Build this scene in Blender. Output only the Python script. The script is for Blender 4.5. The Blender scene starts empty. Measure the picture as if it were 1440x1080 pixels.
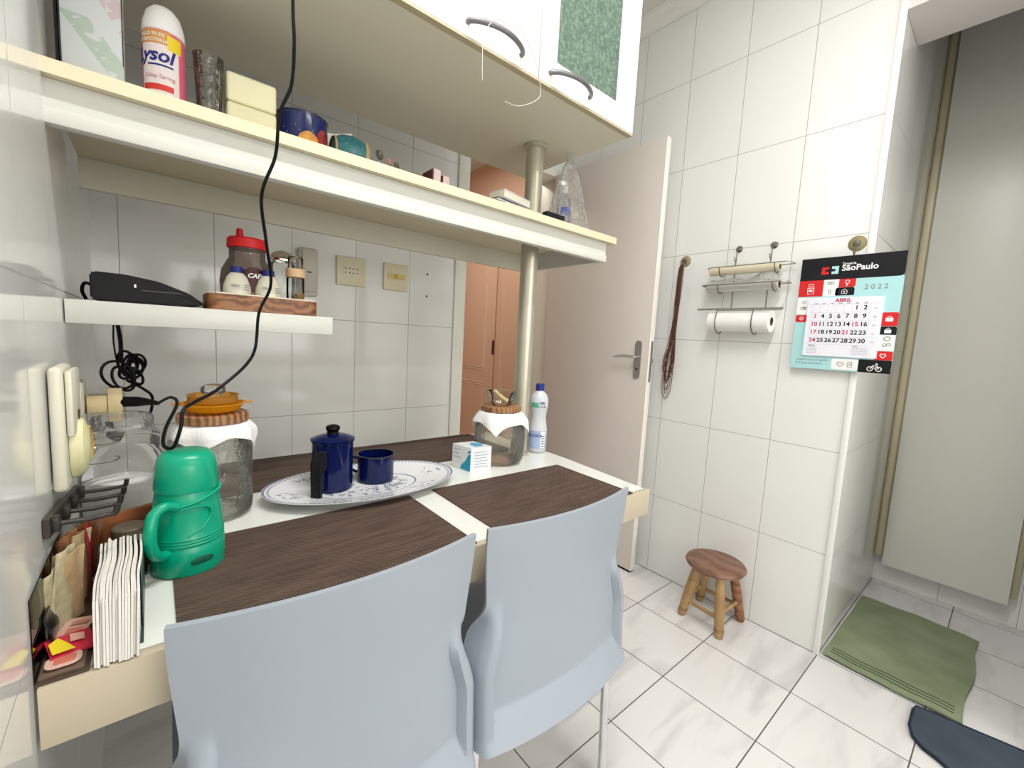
import bpy, bmesh, math, random
from mathutils import Vector, Matrix
random.seed(7)
C = bpy.context.scene.collection
PI = math.pi

# ------------------------------------------------------------------ materials
def newmat(name):
    m = bpy.data.materials.new(name); m.use_nodes = True
    return m, m.node_tree, m.node_tree.nodes['Principled BSDF']
def mat(name, col, rough=.5, metal=0., spec=.5, trans=0., ior=1.45, noise=0., nscale=30., bump=0., bscale=60., coat=0., sss=0.):
    m, nt, b = newmat(name)
    b.inputs['Base Color'].default_value = (*col, 1); b.inputs['Roughness'].default_value = rough
    b.inputs['Metallic'].default_value = metal; b.inputs['Specular IOR Level'].default_value = spec
    b.inputs['Transmission Weight'].default_value = trans; b.inputs['IOR'].default_value = ior
    b.inputs['Coat Weight'].default_value = coat
    tc = nt.nodes.new('ShaderNodeTexCoord')
    n = nt.nodes.new('ShaderNodeTexNoise'); n.inputs['Scale'].default_value = nscale; n.inputs['Detail'].default_value = 4
    nt.links.new(tc.outputs['Object'], n.inputs['Vector'])
    mx = nt.nodes.new('ShaderNodeMix'); mx.data_type = 'RGBA'
    k = max(noise, .015)
    mx.inputs[6].default_value = (*[c*(1-k) for c in col], 1); mx.inputs[7].default_value = (*[min(1, c*(1+k)) for c in col], 1)
    nt.links.new(n.outputs['Fac'], mx.inputs[0]); nt.links.new(mx.outputs[2], b.inputs['Base Color'])
    if bump:
        n2 = nt.nodes.new('ShaderNodeTexNoise'); n2.inputs['Scale'].default_value = bscale
        nt.links.new(tc.outputs['Object'], n2.inputs['Vector'])
        bp = nt.nodes.new('ShaderNodeBump'); bp.inputs['Strength'].default_value = bump; bp.inputs['Distance'].default_value = .002
        nt.links.new(n2.outputs['Fac'], bp.inputs['Height']); nt.links.new(bp.outputs[0], b.inputs['Normal'])
    return m
def M2(nt, op, a, b=None, c=None):
    n = nt.nodes.new('ShaderNodeMath'); n.operation = op
    for i, v in enumerate((a, b, c)):
        if v is None: continue
        if isinstance(v, (int, float)): n.inputs[i].default_value = v
        else: nt.links.new(v, n.inputs[i])
    return n.outputs[0]
def mixc(nt, f, a, b):
    mx = nt.nodes.new('ShaderNodeMix'); mx.data_type = 'RGBA'
    for i, v in ((6, a), (7, b)):
        if isinstance(v, tuple): mx.inputs[i].default_value = (*v, 1)
        else: nt.links.new(v, mx.inputs[i])
    if isinstance(f, (int, float)): mx.inputs[0].default_value = f
    else: nt.links.new(f, mx.inputs[0])
    return mx.outputs[2]
def tile_mat(name, au, ou, pu, av, ov, pv, g=.0022, base=(.80, .80, .77), base2=(.84, .84, .82), grout=(.36, .34, .33), rough=.1, veins=False, wob=.12):
    m, nt, b = newmat(name)
    tc = nt.nodes.new('ShaderNodeTexCoord'); sp = nt.nodes.new('ShaderNodeSeparateXYZ')
    nt.links.new(tc.outputs['Object'], sp.inputs[0])
    def line(ax, o, p):
        u = M2(nt, 'DIVIDE', M2(nt, 'SUBTRACT', sp.outputs[ax], o - 20*p), p)
        f = M2(nt, 'FRACT', u); d = M2(nt, 'MINIMUM', f, M2(nt, 'SUBTRACT', 1., f))
        return M2(nt, 'LESS_THAN', M2(nt, 'MULTIPLY', d, p), g/2), M2(nt, 'FLOOR', u)
    l1, i1 = line(au, ou, pu); l2, i2 = line(av, ov, pv)
    gr = M2(nt, 'MAXIMUM', l1, l2)
    n = nt.nodes.new('ShaderNodeTexNoise'); n.inputs['Scale'].default_value = 3
    n.inputs['Detail'].default_value = 5
    nt.links.new(tc.outputs['Object'], n.inputs['Vector'])
    fac = n.outputs['Fac']
    if veins:
        cmb = nt.nodes.new('ShaderNodeCombineXYZ')
        nt.links.new(M2(nt, 'MULTIPLY_ADD', i1, 3.7, M2(nt, 'MULTIPLY', sp.outputs[0], 1.)), cmb.inputs[0])
        nt.links.new(M2(nt, 'MULTIPLY_ADD', i2, 5.3, M2(nt, 'MULTIPLY', sp.outputs[1], 1.)), cmb.inputs[1])
        rot = nt.nodes.new('ShaderNodeMapping'); rot.inputs['Rotation'].default_value = (0, 0, .5); rot.inputs['Scale'].default_value = (1.3, 5.5, 1)
        nt.links.new(cmb.outputs[0], rot.inputs[0])
        v = nt.nodes.new('ShaderNodeTexNoise'); v.inputs['Scale'].default_value = 1.6; v.inputs['Detail'].default_value = 6; v.inputs['Distortion'].default_value = .6
        nt.links.new(rot.outputs[0], v.inputs['Vector'])
        r = nt.nodes.new('ShaderNodeValToRGB'); r.color_ramp.elements[0].position = .33; r.color_ramp.elements[1].position = .50
        nt.links.new(v.outputs['Fac'], r.inputs[0]); fac = r.outputs[0]
    c = mixc(nt, fac, base, base2)
    nt.links.new(mixc(nt, gr, c, grout), b.inputs['Base Color'])
    nt.links.new(M2(nt, 'MULTIPLY_ADD', gr, .6, rough), b.inputs['Roughness'])
    wv = nt.nodes.new('ShaderNodeTexNoise'); wv.inputs['Scale'].default_value = 6
    nt.links.new(tc.outputs['Object'], wv.inputs['Vector'])
    h = M2(nt, 'SUBTRACT', M2(nt, 'MULTIPLY', wv.outputs['Fac'], wob), M2(nt, 'MULTIPLY', gr, .25))
    bp = nt.nodes.new('ShaderNodeBump'); bp.inputs['Strength'].default_value = .5; bp.inputs['Distance'].default_value = .004
    nt.links.new(h, bp.inputs['Height']); nt.links.new(bp.outputs[0], b.inputs['Normal'])
    return m
def thin_glass(name, tint=(.93, .95, .93), refl=1.45, rough=.02, bump=0., bscale=60, mixd=0., dcol=(.8, .8, .8)):
    m = bpy.data.materials.new(name); m.use_nodes = True; nt = m.node_tree; nt.nodes.clear()
    out = nt.nodes.new('ShaderNodeOutputMaterial'); tr = nt.nodes.new('ShaderNodeBsdfTransparent'); gl = nt.nodes.new('ShaderNodeBsdfGlossy')
    fr = nt.nodes.new('ShaderNodeFresnel'); mx = nt.nodes.new('ShaderNodeMixShader'); fr.inputs[0].default_value = refl
    tr.inputs[0].default_value = (*tint, 1); gl.inputs['Roughness'].default_value = rough
    nt.links.new(fr.outputs[0], mx.inputs[0]); nt.links.new(tr.outputs[0], mx.inputs[1]); nt.links.new(gl.outputs[0], mx.inputs[2])
    last = mx
    tc = nt.nodes.new('ShaderNodeTexCoord'); n = nt.nodes.new('ShaderNodeTexNoise'); n.inputs['Scale'].default_value = bscale
    nt.links.new(tc.outputs['Object'], n.inputs['Vector'])
    if bump:
        bp = nt.nodes.new('ShaderNodeBump'); bp.inputs['Strength'].default_value = bump; bp.inputs['Distance'].default_value = .004
        nt.links.new(n.outputs['Fac'], bp.inputs['Height'])
        nt.links.new(bp.outputs[0], gl.inputs['Normal']); nt.links.new(bp.outputs[0], fr.inputs['Normal'])
    if mixd:
        d = nt.nodes.new('ShaderNodeBsdfDiffuse'); d.inputs[0].default_value = (*dcol, 1)
        tl = nt.nodes.new('ShaderNodeBsdfTranslucent'); tl.inputs[0].default_value = (*dcol, 1)
        m0 = nt.nodes.new('ShaderNodeMixShader'); m0.inputs[0].default_value = .5
        nt.links.new(d.outputs[0], m0.inputs[1]); nt.links.new(tl.outputs[0], m0.inputs[2])
        m3 = nt.nodes.new('ShaderNodeMixShader')
        if bump:
            f = M2(nt, 'MULTIPLY', M2(nt, 'POWER', n.outputs['Fac'], 1.5), mixd*2.4); nt.links.new(f, m3.inputs[0])
        else: m3.inputs[0].default_value = mixd
        nt.links.new(mx.outputs[0], m3.inputs[1]); nt.links.new(m0.outputs[0], m3.inputs[2]); last = m3
    nt.links.new(last.outputs[0], out.inputs[0])
    return m
def wood(name, c1, c2, scale=40, axis='X', rough=.45, dist=3.):
    m, nt, b = newmat(name); tc = nt.nodes.new('ShaderNodeTexCoord')
    w = nt.nodes.new('ShaderNodeTexWave'); w.bands_direction = axis; w.inputs['Scale'].default_value = scale; w.inputs['Distortion'].default_value = dist
    w.inputs['Detail'].default_value = 3; w.inputs['Detail Scale'].default_value = 1.5
    nt.links.new(tc.outputs['Object'], w.inputs['Vector'])
    n = nt.nodes.new('ShaderNodeTexNoise'); n.inputs['Scale'].default_value = 25; nt.links.new(tc.outputs['Object'], n.inputs['Vector'])
    f = M2(nt, 'MULTIPLY', w.outputs['Fac'], M2(nt, 'ADD', n.outputs['Fac'], .35))
    nt.links.new(mixc(nt, f, c1, c2), b.inputs['Base Color']); b.inputs['Roughness'].default_value = rough
    return m
def woven(name):
    m, nt, b = newmat(name); tc = nt.nodes.new('ShaderNodeTexCoord'); sp = nt.nodes.new('ShaderNodeSeparateXYZ')
    nt.links.new(tc.outputs['Object'], sp.inputs[0])
    p = .0072
    sx = M2(nt, 'SINE', M2(nt, 'MULTIPLY', sp.outputs[0], 2*PI/p)); sy = M2(nt, 'SINE', M2(nt, 'MULTIPLY', sp.outputs[1], 2*PI/p))
    h = M2(nt, 'MULTIPLY', sx, sy)
    n = nt.nodes.new('ShaderNodeTexNoise'); n.inputs['Scale'].default_value = 90
    mp = nt.nodes.new('ShaderNodeMapping'); mp.inputs['Scale'].default_value = (.12, 1, 1)
    nt.links.new(tc.outputs['Object'], mp.inputs[0]); nt.links.new(mp.outputs[0], n.inputs['Vector'])
    f = M2(nt, 'MULTIPLY_ADD', h, .32, M2(nt, 'MULTIPLY', n.outputs['Fac'], .9))
    nt.links.new(mixc(nt, f, (.026, .015, .010), (.19, .125, .095)), b.inputs['Base Color'])
    b.inputs['Roughness'].default_value = .65; b.inputs['Specular IOR Level'].default_value = .25
    bp = nt.nodes.new('ShaderNodeBump'); bp.inputs['Strength'].default_value = .6; bp.inputs['Distance'].default_value = .001
    nt.links.new(h, bp.inputs['Height']); nt.links.new(bp.outputs[0], b.inputs['Normal'])
    return m

white_lam = mat('white laminate', (.60, .60, .55), .28)
shelf_edge = mat('aged cream edging', (.68, .60, .42), .4)
lam_under = mat('cream laminate underside', (.66, .63, .52), .45)
cab_white = mat('cabinet white', (.86, .87, .83), .25)
cab_edge = mat('cabinet beige edge', (.42, .37, .24), .45)
table_top_m = mat('glossy white tabletop', (.84, .85, .80), .08, coat=.3)
table_apron = mat('cream apron laminate', (.56, .485, .36), .3)
pole_m = mat('satin beige metal', (.50, .47, .38), .32, metal=.55)
chrome = mat('chrome', (.75, .76, .77), .12, metal=1.)
steel = mat('brushed steel', (.42, .41, .38), .35, metal=.9)
dark_steel = mat('dark wire', (.16, .14, .12), .4, metal=.6)
plastic_grey = mat('pale blue grey polypropylene', (.335, .375, .43), .38)
blk = mat('black plastic', (.005, .005, .006), .4, spec=.15)
blk_matte = mat('black matte', (.009, .009, .010), .5, spec=.2)
cream_pl = mat('aged cream plastic', (.72, .66, .46), .35)
white_pl = mat('white plastic', (.68, .65, .53), .35)
pure_white = mat('plain white', (.85, .85, .84), .5)
enamel = mat('cobalt enamel', (.0015, .006, .06), .07, noise=.1)
enamel_in = mat('dark enamel rim', (.004, .006, .02), .15)
green_pl = mat('green thermos plastic', (.0, .33, .19), .25)
door_m = mat('painted door', (.69, .63, .575), .4)
door_edge_m = mat('door edge paint', (.84, .80, .74), .4)
pink_m = mat('pink paint', (.72, .49, .36), .5)
pink_l = mat('pink door moulding', (.84, .66, .52), .5)
ceil_m = mat('ceiling paint', (.72, .70, .66), .7)
frame_m = mat('white frame paint', (.80, .80, .73), .4)
paper = mat('paper', (.72, .69, .64), .8, bump=.3, bscale=120)
cloth = mat('white cloth', (.85, .85, .84), .9, bump=.4, bscale=200)
glass_m = thin_glass('clear glass', tint=(.97, .98, .97), refl=1.3)
glass_tex = thin_glass('rippled glass', tint=(.98, .98, .965), bump=1., bscale=70, refl=1.38, rough=.08, mixd=.10, dcol=(.75, .74, .66))
glass_far = thin_glass('smooth jar glass', tint=(.98, .985, .97), bump=.4, bscale=25, refl=1.4, mixd=.08)
glass_green = thin_glass('frosted green glass', tint=(.50, .62, .55), bump=.45, bscale=130, refl=1.5, rough=.12, mixd=.36, dcol=(.50, .66, .55))
amber = thin_glass('amber glass', tint=(.98, .66, .12), refl=1.5, mixd=.6, dcol=(.90, .50, .02))
amber_light = thin_glass('amber lid glass', tint=(.95, .75, .30), refl=1.5, mixd=.25, dcol=(.85, .5, .08))
film = thin_glass('plastic film', tint=(.94, .94, .93), refl=1.25, rough=.2, bump=.3, bscale=30, mixd=.34, dcol=(.85, .85, .83))
wood_lid = wood('striped pine lid', (.42, .22, .10), (.13, .045, .018), 26, 'X', dist=3.5)
wood_stool = wood('stool seat wood', (.25, .13, .085), (.15, .065, .04), 5, 'X', dist=9)
wood_leg = wood('pine leg', (.46, .29, .13), (.33, .19, .075), 5, 'X', dist=6)
wood_leg_dark = wood('reddish leg', (.36, .15, .07), (.18, .07, .03), 8, 'Z', dist=4)
wood_tray = wood('knotty brown tray', (.28, .12, .045), (.10, .03, .01), 12, 'Z', dist=14)
wood_board = wood('orange brown board', (.30, .10, .03), (.17, .05, .015), 6, 'X', dist=3)
mat_m = woven('woven brown vinyl')
def solid(n, c, r=.5): return mat(n, c, r)
red_p = solid('red', (.62, .01, .015)); navy = solid('navy blue', (.01, .02, .20)); yellow = solid('yellow', (.8, .62, .02))
black_p = mat('print black', (.008, .008, .01), .5, spec=.25); white_p = solid('print white', (.85, .85, .83)); skyblue = solid('calendar pale blue', (.40, .68, .70))
pad_w = solid('calendar pad white', (.80, .80, .87)); grey_p = solid('print grey', (.25, .25, .27)); pink_p = solid('pink print', (.80, .22, .33))
darkred = solid('dark red', (.25, .01, .015)); tan = mat('tan sachet', (.48, .34, .19), .45, noise=.4, nscale=60); offw = solid('off white', (.78, .75, .62))
orange = solid('orange', (.75, .2, .02)); brown_c = mat('dark brown card', (.07, .045, .03), .4)

# ------------------------------------------------------------------ mesh helpers
class MB:
    def __init__(s): s.bm = bmesh.new()
    def box(s, x0, x1, y0, y1, z0, z1, bev=0., seg=2, mtx=None):
        x0, x1 = min(x0, x1), max(x0, x1); y0, y1 = min(y0, y1), max(y0, y1); z0, z1 = min(z0, z1), max(z0, z1)
        t = bmesh.new(); bmesh.ops.create_cube(t, size=1)
        bmesh.ops.scale(t, vec=(x1-x0, y1-y0, z1-z0), verts=t.verts)
        bmesh.ops.translate(t, vec=((x0+x1)/2, (y0+y1)/2, (z0+z1)/2), verts=t.verts)
        if bev: bmesh.ops.bevel(t, geom=list(t.edges), offset=bev, segments=seg, profile=.5, affect='EDGES')
        if mtx: bmesh.ops.transform(t, matrix=mtx, verts=t.verts)
        s.merge(t); return s
    def merge(s, t):
        me = bpy.data.meshes.new('t'); t.to_mesh(me); t.free(); s.bm.from_mesh(me); bpy.data.meshes.remove(me)
    def lathe(s, cx, cy, prof, seg=48, sx=1., sy=1., rot=0., mtx=None, a0=0., a1=2*PI):
        t = bmesh.new(); rings = []; full = abs(a1-a0-2*PI) < 1e-6; n = seg if full else seg+1
        for r, z in prof:
            if r < 1e-6: rings.append([t.verts.new((cx, cy, z))]); continue
            ring = []
            for i in range(n):
                a = a0+(a1-a0)*i/seg; px, py = r*math.cos(a)*sx, r*math.sin(a)*sy
                ring.append(t.verts.new((cx+px*math.cos(rot)-py*math.sin(rot), cy+px*math.sin(rot)+py*math.cos(rot), z)))
            rings.append(ring)
        for a, b in zip(rings, rings[1:]):
            for i in range(seg):
                j = (i+1) % n if full else i+1
                try:
                    if len(a) == 1 and len(b) == 1: continue
                    if len(a) == 1: t.faces.new((a[0], b[j], b[i]))
                    elif len(b) == 1: t.faces.new((a[i], a[j], b[0]))
                    else: t.faces.new((a[i], a[j], b[j], b[i]))
                except ValueError: pass
        if mtx: bmesh.ops.transform(t, matrix=mtx, verts=t.verts)
        s.merge(t); return s
    def tube(s, pts, r, seg=10, closed=False, smooth=0, caps=True):
        P = [Vector(p) for p in pts]
        if smooth:
            Q = []; n = len(P); rng = n if closed else n-1
            for i in range(rng):
                p0 = P[(i-1) % n] if closed or i > 0 else P[i]; p1 = P[i]; p2 = P[(i+1) % n]
                p3 = P[(i+2) % n] if closed or i+2 < n else p2
                for k in range(smooth):
                    u = k/smooth
                    Q.append(.5*((2*p1)+(-p0+p2)*u+(2*p0-5*p1+4*p2-p3)*u*u+(-p0+3*p1-3*p2+p3)*u**3))
            if not closed: Q.append(P[-1])
            P = Q
        n = len(P); t = bmesh.new(); rings = []; up = None
        for i in range(n):
            d = (P[(i+1) % n]-P[i-1]) if closed or 0 < i < n-1 else (P[1]-P[0] if i == 0 else P[-1]-P[-2])
            if d.length < 1e-9: d = Vector((0, 0, 1))
            d.normalize()
            if up is None: up = d.orthogonal().normalized()
            else:
                up = up-d*up.dot(d); up = up.normalized() if up.length > 1e-6 else d.orthogonal().normalized()
            w = d.cross(up); rr = r[i*(len(r)-1)//max(1, n-1)] if isinstance(r, (list, tuple)) else r
            rings.append([t.verts.new(P[i]+up*math.cos(2*PI*k/seg)*rr+w*math.sin(2*PI*k/seg)*rr) for k in range(seg)])
        m = n if closed else n-1
        for i in range(m):
            a, b = rings[i], rings[(i+1) % n]
            for k in range(seg): t.faces.new((a[k], a[(k+1) % seg], b[(k+1) % seg], b[k]))
        if not closed and caps: t.faces.new(rings[0][::-1]); t.faces.new(rings[-1])
        s.merge(t); return s
    def prism(s, pts, h, mtx=None):     # polygon in local xy, extruded 0..h in local z
        t = bmesh.new(); a = [t.verts.new((x, y, 0)) for x, y in pts]; b = [t.verts.new((x, y, h)) for x, y in pts]; n = len(pts)
        t.faces.new(a[::-1]); t.faces.new(b)
        for i in range(n): t.faces.new((a[i], a[(i+1) % n], b[(i+1) % n], b[i]))
        if mtx: bmesh.ops.transform(t, matrix=mtx, verts=t.verts)
        s.merge(t); return s
    def grid(s, f, nu, nv, thick=0.):
        t = bmesh.new(); V = [[t.verts.new(f(i/nu, j/nv)) for i in range(nu+1)] for j in range(nv+1)]
        for j in range(nv):
            for i in range(nu): t.faces.new((V[j][i], V[j][i+1], V[j+1][i+1], V[j+1][i]))
        if thick:
            t.normal_update(); bmesh.ops.solidify(t, geom=list(t.faces), thickness=thick)
        s.merge(t); return s
    def build(s, name, m, parent=None, loc=None, smooth=True, ang=35):
        bm = s.bm; bmesh.ops.recalc_face_normals(bm, faces=bm.faces)
        off = Vector((0, 0, 0)); p = parent
        while p is not None: off += p.location; p = p.parent
        if loc is not None: off = Vector(loc)
        bmesh.ops.translate(bm, vec=-off, verts=bm.verts)
        me = bpy.data.meshes.new(name); bm.to_mesh(me); bm.free()
        me.materials.append(m); o = bpy.data.objects.new(name, me); C.objects.link(o)
        if parent is not None: o.parent = parent
        if loc is not None: o.location = loc
        if smooth:
            for f in me.polygons: f.use_smooth = True
            me.set_sharp_from_angle(angle=math.radians(ang))
        return o
def tag(o, label=None, cat=None, group=None, kind=None):
    if label: o['label'] = label
    if cat: o['category'] = cat
    if group: o['group'] = group
    if kind: o['kind'] = kind
    return o
def thing(name, loc, label, cat, group=None):
    o = bpy.data.objects.new(name, None); C.objects.link(o); o.location = loc; o.empty_display_size = .02
    return tag(o, label, cat, group)
def struct(o): o['kind'] = 'structure'; return o
def copy_tree(o, parent=None):
    c = o.copy(); C.objects.link(c); c.parent = parent
    for ch in list(o.children): copy_tree(ch, c)
    return c
def rrect(w, h, r, n=5, x=0, y=0, corners=(1, 1, 1, 1)):   # bl, br, tr, tl
    P = []
    for k, (cx, cy, a) in enumerate(((x+r, y+r, PI), (x+w-r, y+r, 1.5*PI), (x+w-r, y+h-r, 0), (x+r, y+h-r, .5*PI))):
        if corners[k]:
            for i in range(n+1): P.append((cx+r*math.cos(a+i*PI/2/n), cy+r*math.sin(a+i*PI/2/n)))
        else: P.append(((x, y), (x+w, y), (x+w, y+h), (x, y+h))[k])
    return P
def text_bm(txt, size, bold=0., ext=.0002, align='LEFT', shear=0., space=1.):
    cu = bpy.data.curves.new('t', 'FONT'); cu.body = txt; cu.size = size; cu.extrude = ext; cu.offset = bold; cu.align_x = align; cu.shear = shear
    cu.space_character = space; cu.resolution_u = 3
    ob = bpy.data.objects.new('t', cu); C.objects.link(ob)
    dg = bpy.context.evaluated_depsgraph_get(); me = bpy.data.meshes.new_from_object(ob.evaluated_get(dg))
    bm = bmesh.new(); bm.from_mesh(me); bpy.data.objects.remove(ob); bpy.data.curves.remove(cu); bpy.data.meshes.remove(me)
    return bm
def put_text(mb, txt, size, mtx, **k):
    t = text_bm(txt, size, **k); bmesh.ops.transform(t, matrix=mtx, verts=t.verts); mb.merge(t); return mb
def cyl_text(mb, txt, size, cx, cy, R, a0, z, **k):
    t = text_bm(txt, size, align='CENTER', **k)
    for v in t.verts:
        a = a0+v.co.x/R; rr = R+.0004+v.co.z; v.co = Vector((cx+rr*math.cos(a), cy+rr*math.sin(a), z+v.co.y))
    mb.merge(t); return mb
def cyl_patch(mb, cx, cy, R, a0, wa, z0, z1, off=.0004):
    mb.grid(lambda u, v: (cx+(R+off)*math.cos(a0-wa/2+wa*u), cy+(R+off)*math.sin(a0-wa/2+wa*u), z0+(z1-z0)*v), 16, 2); return mb
def cyl_oval(mb, cx, cy, R, a0, wa, z0, z1, off=.0006):
    zc, h = (z0+z1)/2, (z1-z0)/2
    def f(u, v):
        t = 2*PI*u; return (cx+(R+off)*math.cos(a0+wa/2*v*math.cos(t)*(1+.15*math.sin(3*t))), cy+(R+off)*math.sin(a0+wa/2*v*math.cos(t)*(1+.15*math.sin(3*t))), zc+h*v*math.sin(t))
    mb.grid(f, 20, 4); return mb
def frame_mtx(o, X, Z):
    X = Vector(X).normalized(); Z = Vector(Z).normalized(); Y = Z.cross(X)
    m = Matrix((X, Y, Z)).transposed().to_4x4(); m.translation = Vector(o); return m

# ------------------------------------------------------------------ room shell
XR, YB, CEIL, YC, XREC = 1.954, 1.889, 2.78, .384, 2.904
def xl(y): return -.109-.0273*(y-.643)
T_right = tile_mat('tiles right wall', 1, .384, .252, 2, 0., .4)
T_back = tile_mat('tiles back wall', 0, -.0776, .252, 2, 0., .4)
T_left = tile_mat('tiles left wall', 1, .725, .252, 2, 0., .4)
T_side = tile_mat('tiles recess side', 0, 2.33, .252, 2, 0., .4)
T_floor = tile_mat('floor tiles', 0, 1.952, .299, 1, .384, .3055, g=.0034, base=(.60, .59, .585), base2=(.755, .745, .735), grout=(.10, .09, .08), rough=.16, veins=True, wob=.03)
def wallbox(name, m, *b):
    return struct(MB().box(*b).build(name, m, smooth=False))
wallbox('floor', T_floor, -1.2, 3.2, -3.2, 4.6, -.1, 0)
wallbox('ceiling', ceil_m, -1.2, 3.2, -3.2, 4.6, CEIL, CEIL+.1)
lw = MB()
pts = [(xl(-3.1), -3.1), (xl(2.0), 2.0), (xl(2.0)-.15, 2.0), (xl(-3.1)-.15, -3.1)]
lw.prism(pts, CEIL); struct(lw.build('wall_left', T_left, smooth=False))
bw = MB(); FX0, FX1, DTOP = 1.173, 1.905, 2.15
bw.box(-.3, FX0, YB, YB+.14, 0, CEIL); bw.box(FX0, FX1, YB, YB+.14, DTOP, CEIL); bw.box(FX1, XR+.02, YB, YB+.14, 0, CEIL)
struct(bw.build('wall_back', T_back, smooth=False))
wallbox('wall_right', T_right, XR, XR+.12, YC+.0005, YB+.14, 0, CEIL)
wallbox('wall_recess_side', T_side, XR+.12, XREC+.1, YC, YC+.12, 0, CEIL)
wallbox('wall_recess_cheek', T_side, XR+.004, XR+.12, YC-.0005, YC+.0005, 0, CEIL)
wallbox('wall_recess_back', tile_mat('tiles recess back', 1, .384-.252*.98, .252, 2, 0., .4), XREC, XREC+.1, -3.1, YC, 0, CEIL)
wallbox('wall_right_light_block', T_right, XR, XR+.12, -3.1, -.24, 0, CEIL)  # unseen wall run added to keep the rear light out of the recess
wallbox('wall_recess_light_block', T_side, XR+.12, XREC, -.95, -.83, 0, CEIL)  # unseen closing wall, added to cut side light into the recess
wallbox('wall_rear', ceil_m, -.4, 3.1, -3.2, -3.1, 0, CEIL)
struct(MB().box(XR, XR+.25, -.239, YC-.001, 2.32, CEIL).build('trim_1', mat('beam paint', (.70, .66, .64), .5), smooth=False))
struct(MB().box(XR-.006, XR+.004, YC-.006, YC+.016, 0, CEIL-.07, .003).build('trim_2', mat('corner bead', (.84, .84, .82), .3)))
# crown moulding
def crown(name, p0, p1, nrm):
    prof = [(0, 0), (.012, 0), (.016, .012), (.03, .022), (.038, .04), (.055, .052), (.06, .07), (0, .07)]
    d = Vector(p1)-Vector(p0)
    mtx = frame_mtx(p0, nrm, Vector(nrm).cross(Vector((0, 0, 1))))
    h = d.dot(mtx.to_3x3() @ Vector((0, 0, 1)))
    struct(MB().prism(prof, h, mtx).build(name, mat('crown white', (.78, .77, .73), .5), smooth=False))
crown('trim_3', (XR, YC, CEIL-.07), (XR, YB, CEIL-.07), (-1, 0, 0))
crown('trim_4', (xl(2), YB, CEIL-.07), (XR, YB, CEIL-.07), (0, -1, 0))
# door frame
fm = MB(); fm.box(FX0, FX0+.066, YB-.012, YB+.15, 0, DTOP, .004); fm.box(FX1-.03, FX1, YB-.006, YB+.15, 0, DTOP, .004); fm.box(FX0, FX1, YB-.008, YB+.15, DTOP-.03, DTOP+.03, .004)
struct(fm.build('trim_5', frame_m))
# corridor beyond
wallbox('wall_corridor_end', pink_m, .3, 3.0, 4.4, 4.5, 0, CEIL)
wallbox('wall_corridor_left', pink_m, .3, .4, YB+.14, 4.4, 0, CEIL)
wallbox('wall_corridor_right', pink_m, 2.45, 2.55, YB+.14, 4.4, 0, CEIL)
def pink_door(name, y0, y1, rects, slot):
    d = struct(MB().box(2.425, 2.449, y0, y1, .005, 2.12, .003).build(name, pink_m))
    mo = MB()
    for a, b, z0, z1 in rects:
        for k, e in enumerate((0, .022)):
            mo.tube([(2.424, a+e, z0+e), (2.424, b-e, z0+e), (2.424, b-e, z1-e), (2.424, a+e, z1-e)], .005, 6, closed=True)
    mo.build('moulding', pink_l, d)
    if slot: MB().box(2.417, 2.426, slot-.012, slot+.012, 1.01, 1.14, .002).build('handle', solid('bronze', (.05, .02, .012)), d)
pink_door('door_2', 3.165, 4.06, [(3.30, 3.93, .855, 2.02), (3.30, 3.93, .15, .73)], 3.175)
pink_door('door_3', 2.25, 3.15, [(2.38, 3.06, .30, 2.02)], None)
# the open kitchen door
d1 = struct(MB().box(1.838, 1.874, 1.166, YB-.004, .012, 2.128, .002).build('door_1', door_m))
MB().box(1.8375, 1.8745, 1.1635, 1.1665, .012, 2.128, .001).build('edge_strip', door_edge_m, d1)
h = MB().prism(rrect(.036, .19, .018), .006, frame_mtx((1.838, 1.240, .995), (0, -1, 0), (-1, 0, 0))).build('lock_plate', steel, d1)
lv = MB().tube([(1.833, 1.222, 1.105), (1.795, 1.222, 1.105)], .009, 12)
lv.tube([(1.795, 1.216, 1.105), (1.793, 1.27, 1.106), (1.795, 1.335, 1.103)], .0085, 10, smooth=4)
lv.build('lever', chrome, d1)
MB().lathe(0, 0, [(0, 0), (.005, 0), (.005, .002), (0, .002)], 16, mtx=frame_mtx((1.832, 1.222, 1.045), (0, -1, 0), (-1, 0, 0))).build('keyhole', black_p, d1)
MB().box(1.850, 1.866, 1.1615, 1.164, .985, 1.185, .001).box(1.852, 1.864, 1.156, 1.163, 1.08, 1.10, .001).build('latch_plate', steel, d1)
MB().box(1.842, 1.872, 1.170, YB-.02, .001, .013).build('door_seal', blk_matte, d1)

# tall cabinet in the recess
tc = thing('wall_cabinet', (2.87, .15, .125), 'tall plain white cupboard front with cream side frame in the recess at right', 'cabinet')
MB().box(2.845, 2.903, -.098, .383, .15, 2.72, .002).build('frame', mat('yellowed cream frame', (.52, .46, .30), .4), tc)
MB().box(2.815, 2.844, -.078, .345, .122, 2.715, .003).build('door', mat('cupboard white', (.76, .74, .68), .35), tc)
MB().box(2.8435, 2.8455, .355, .376, .155, 2.71, .001).build('track', mat('cream rail', (.66, .60, .42), .4), tc)

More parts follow.
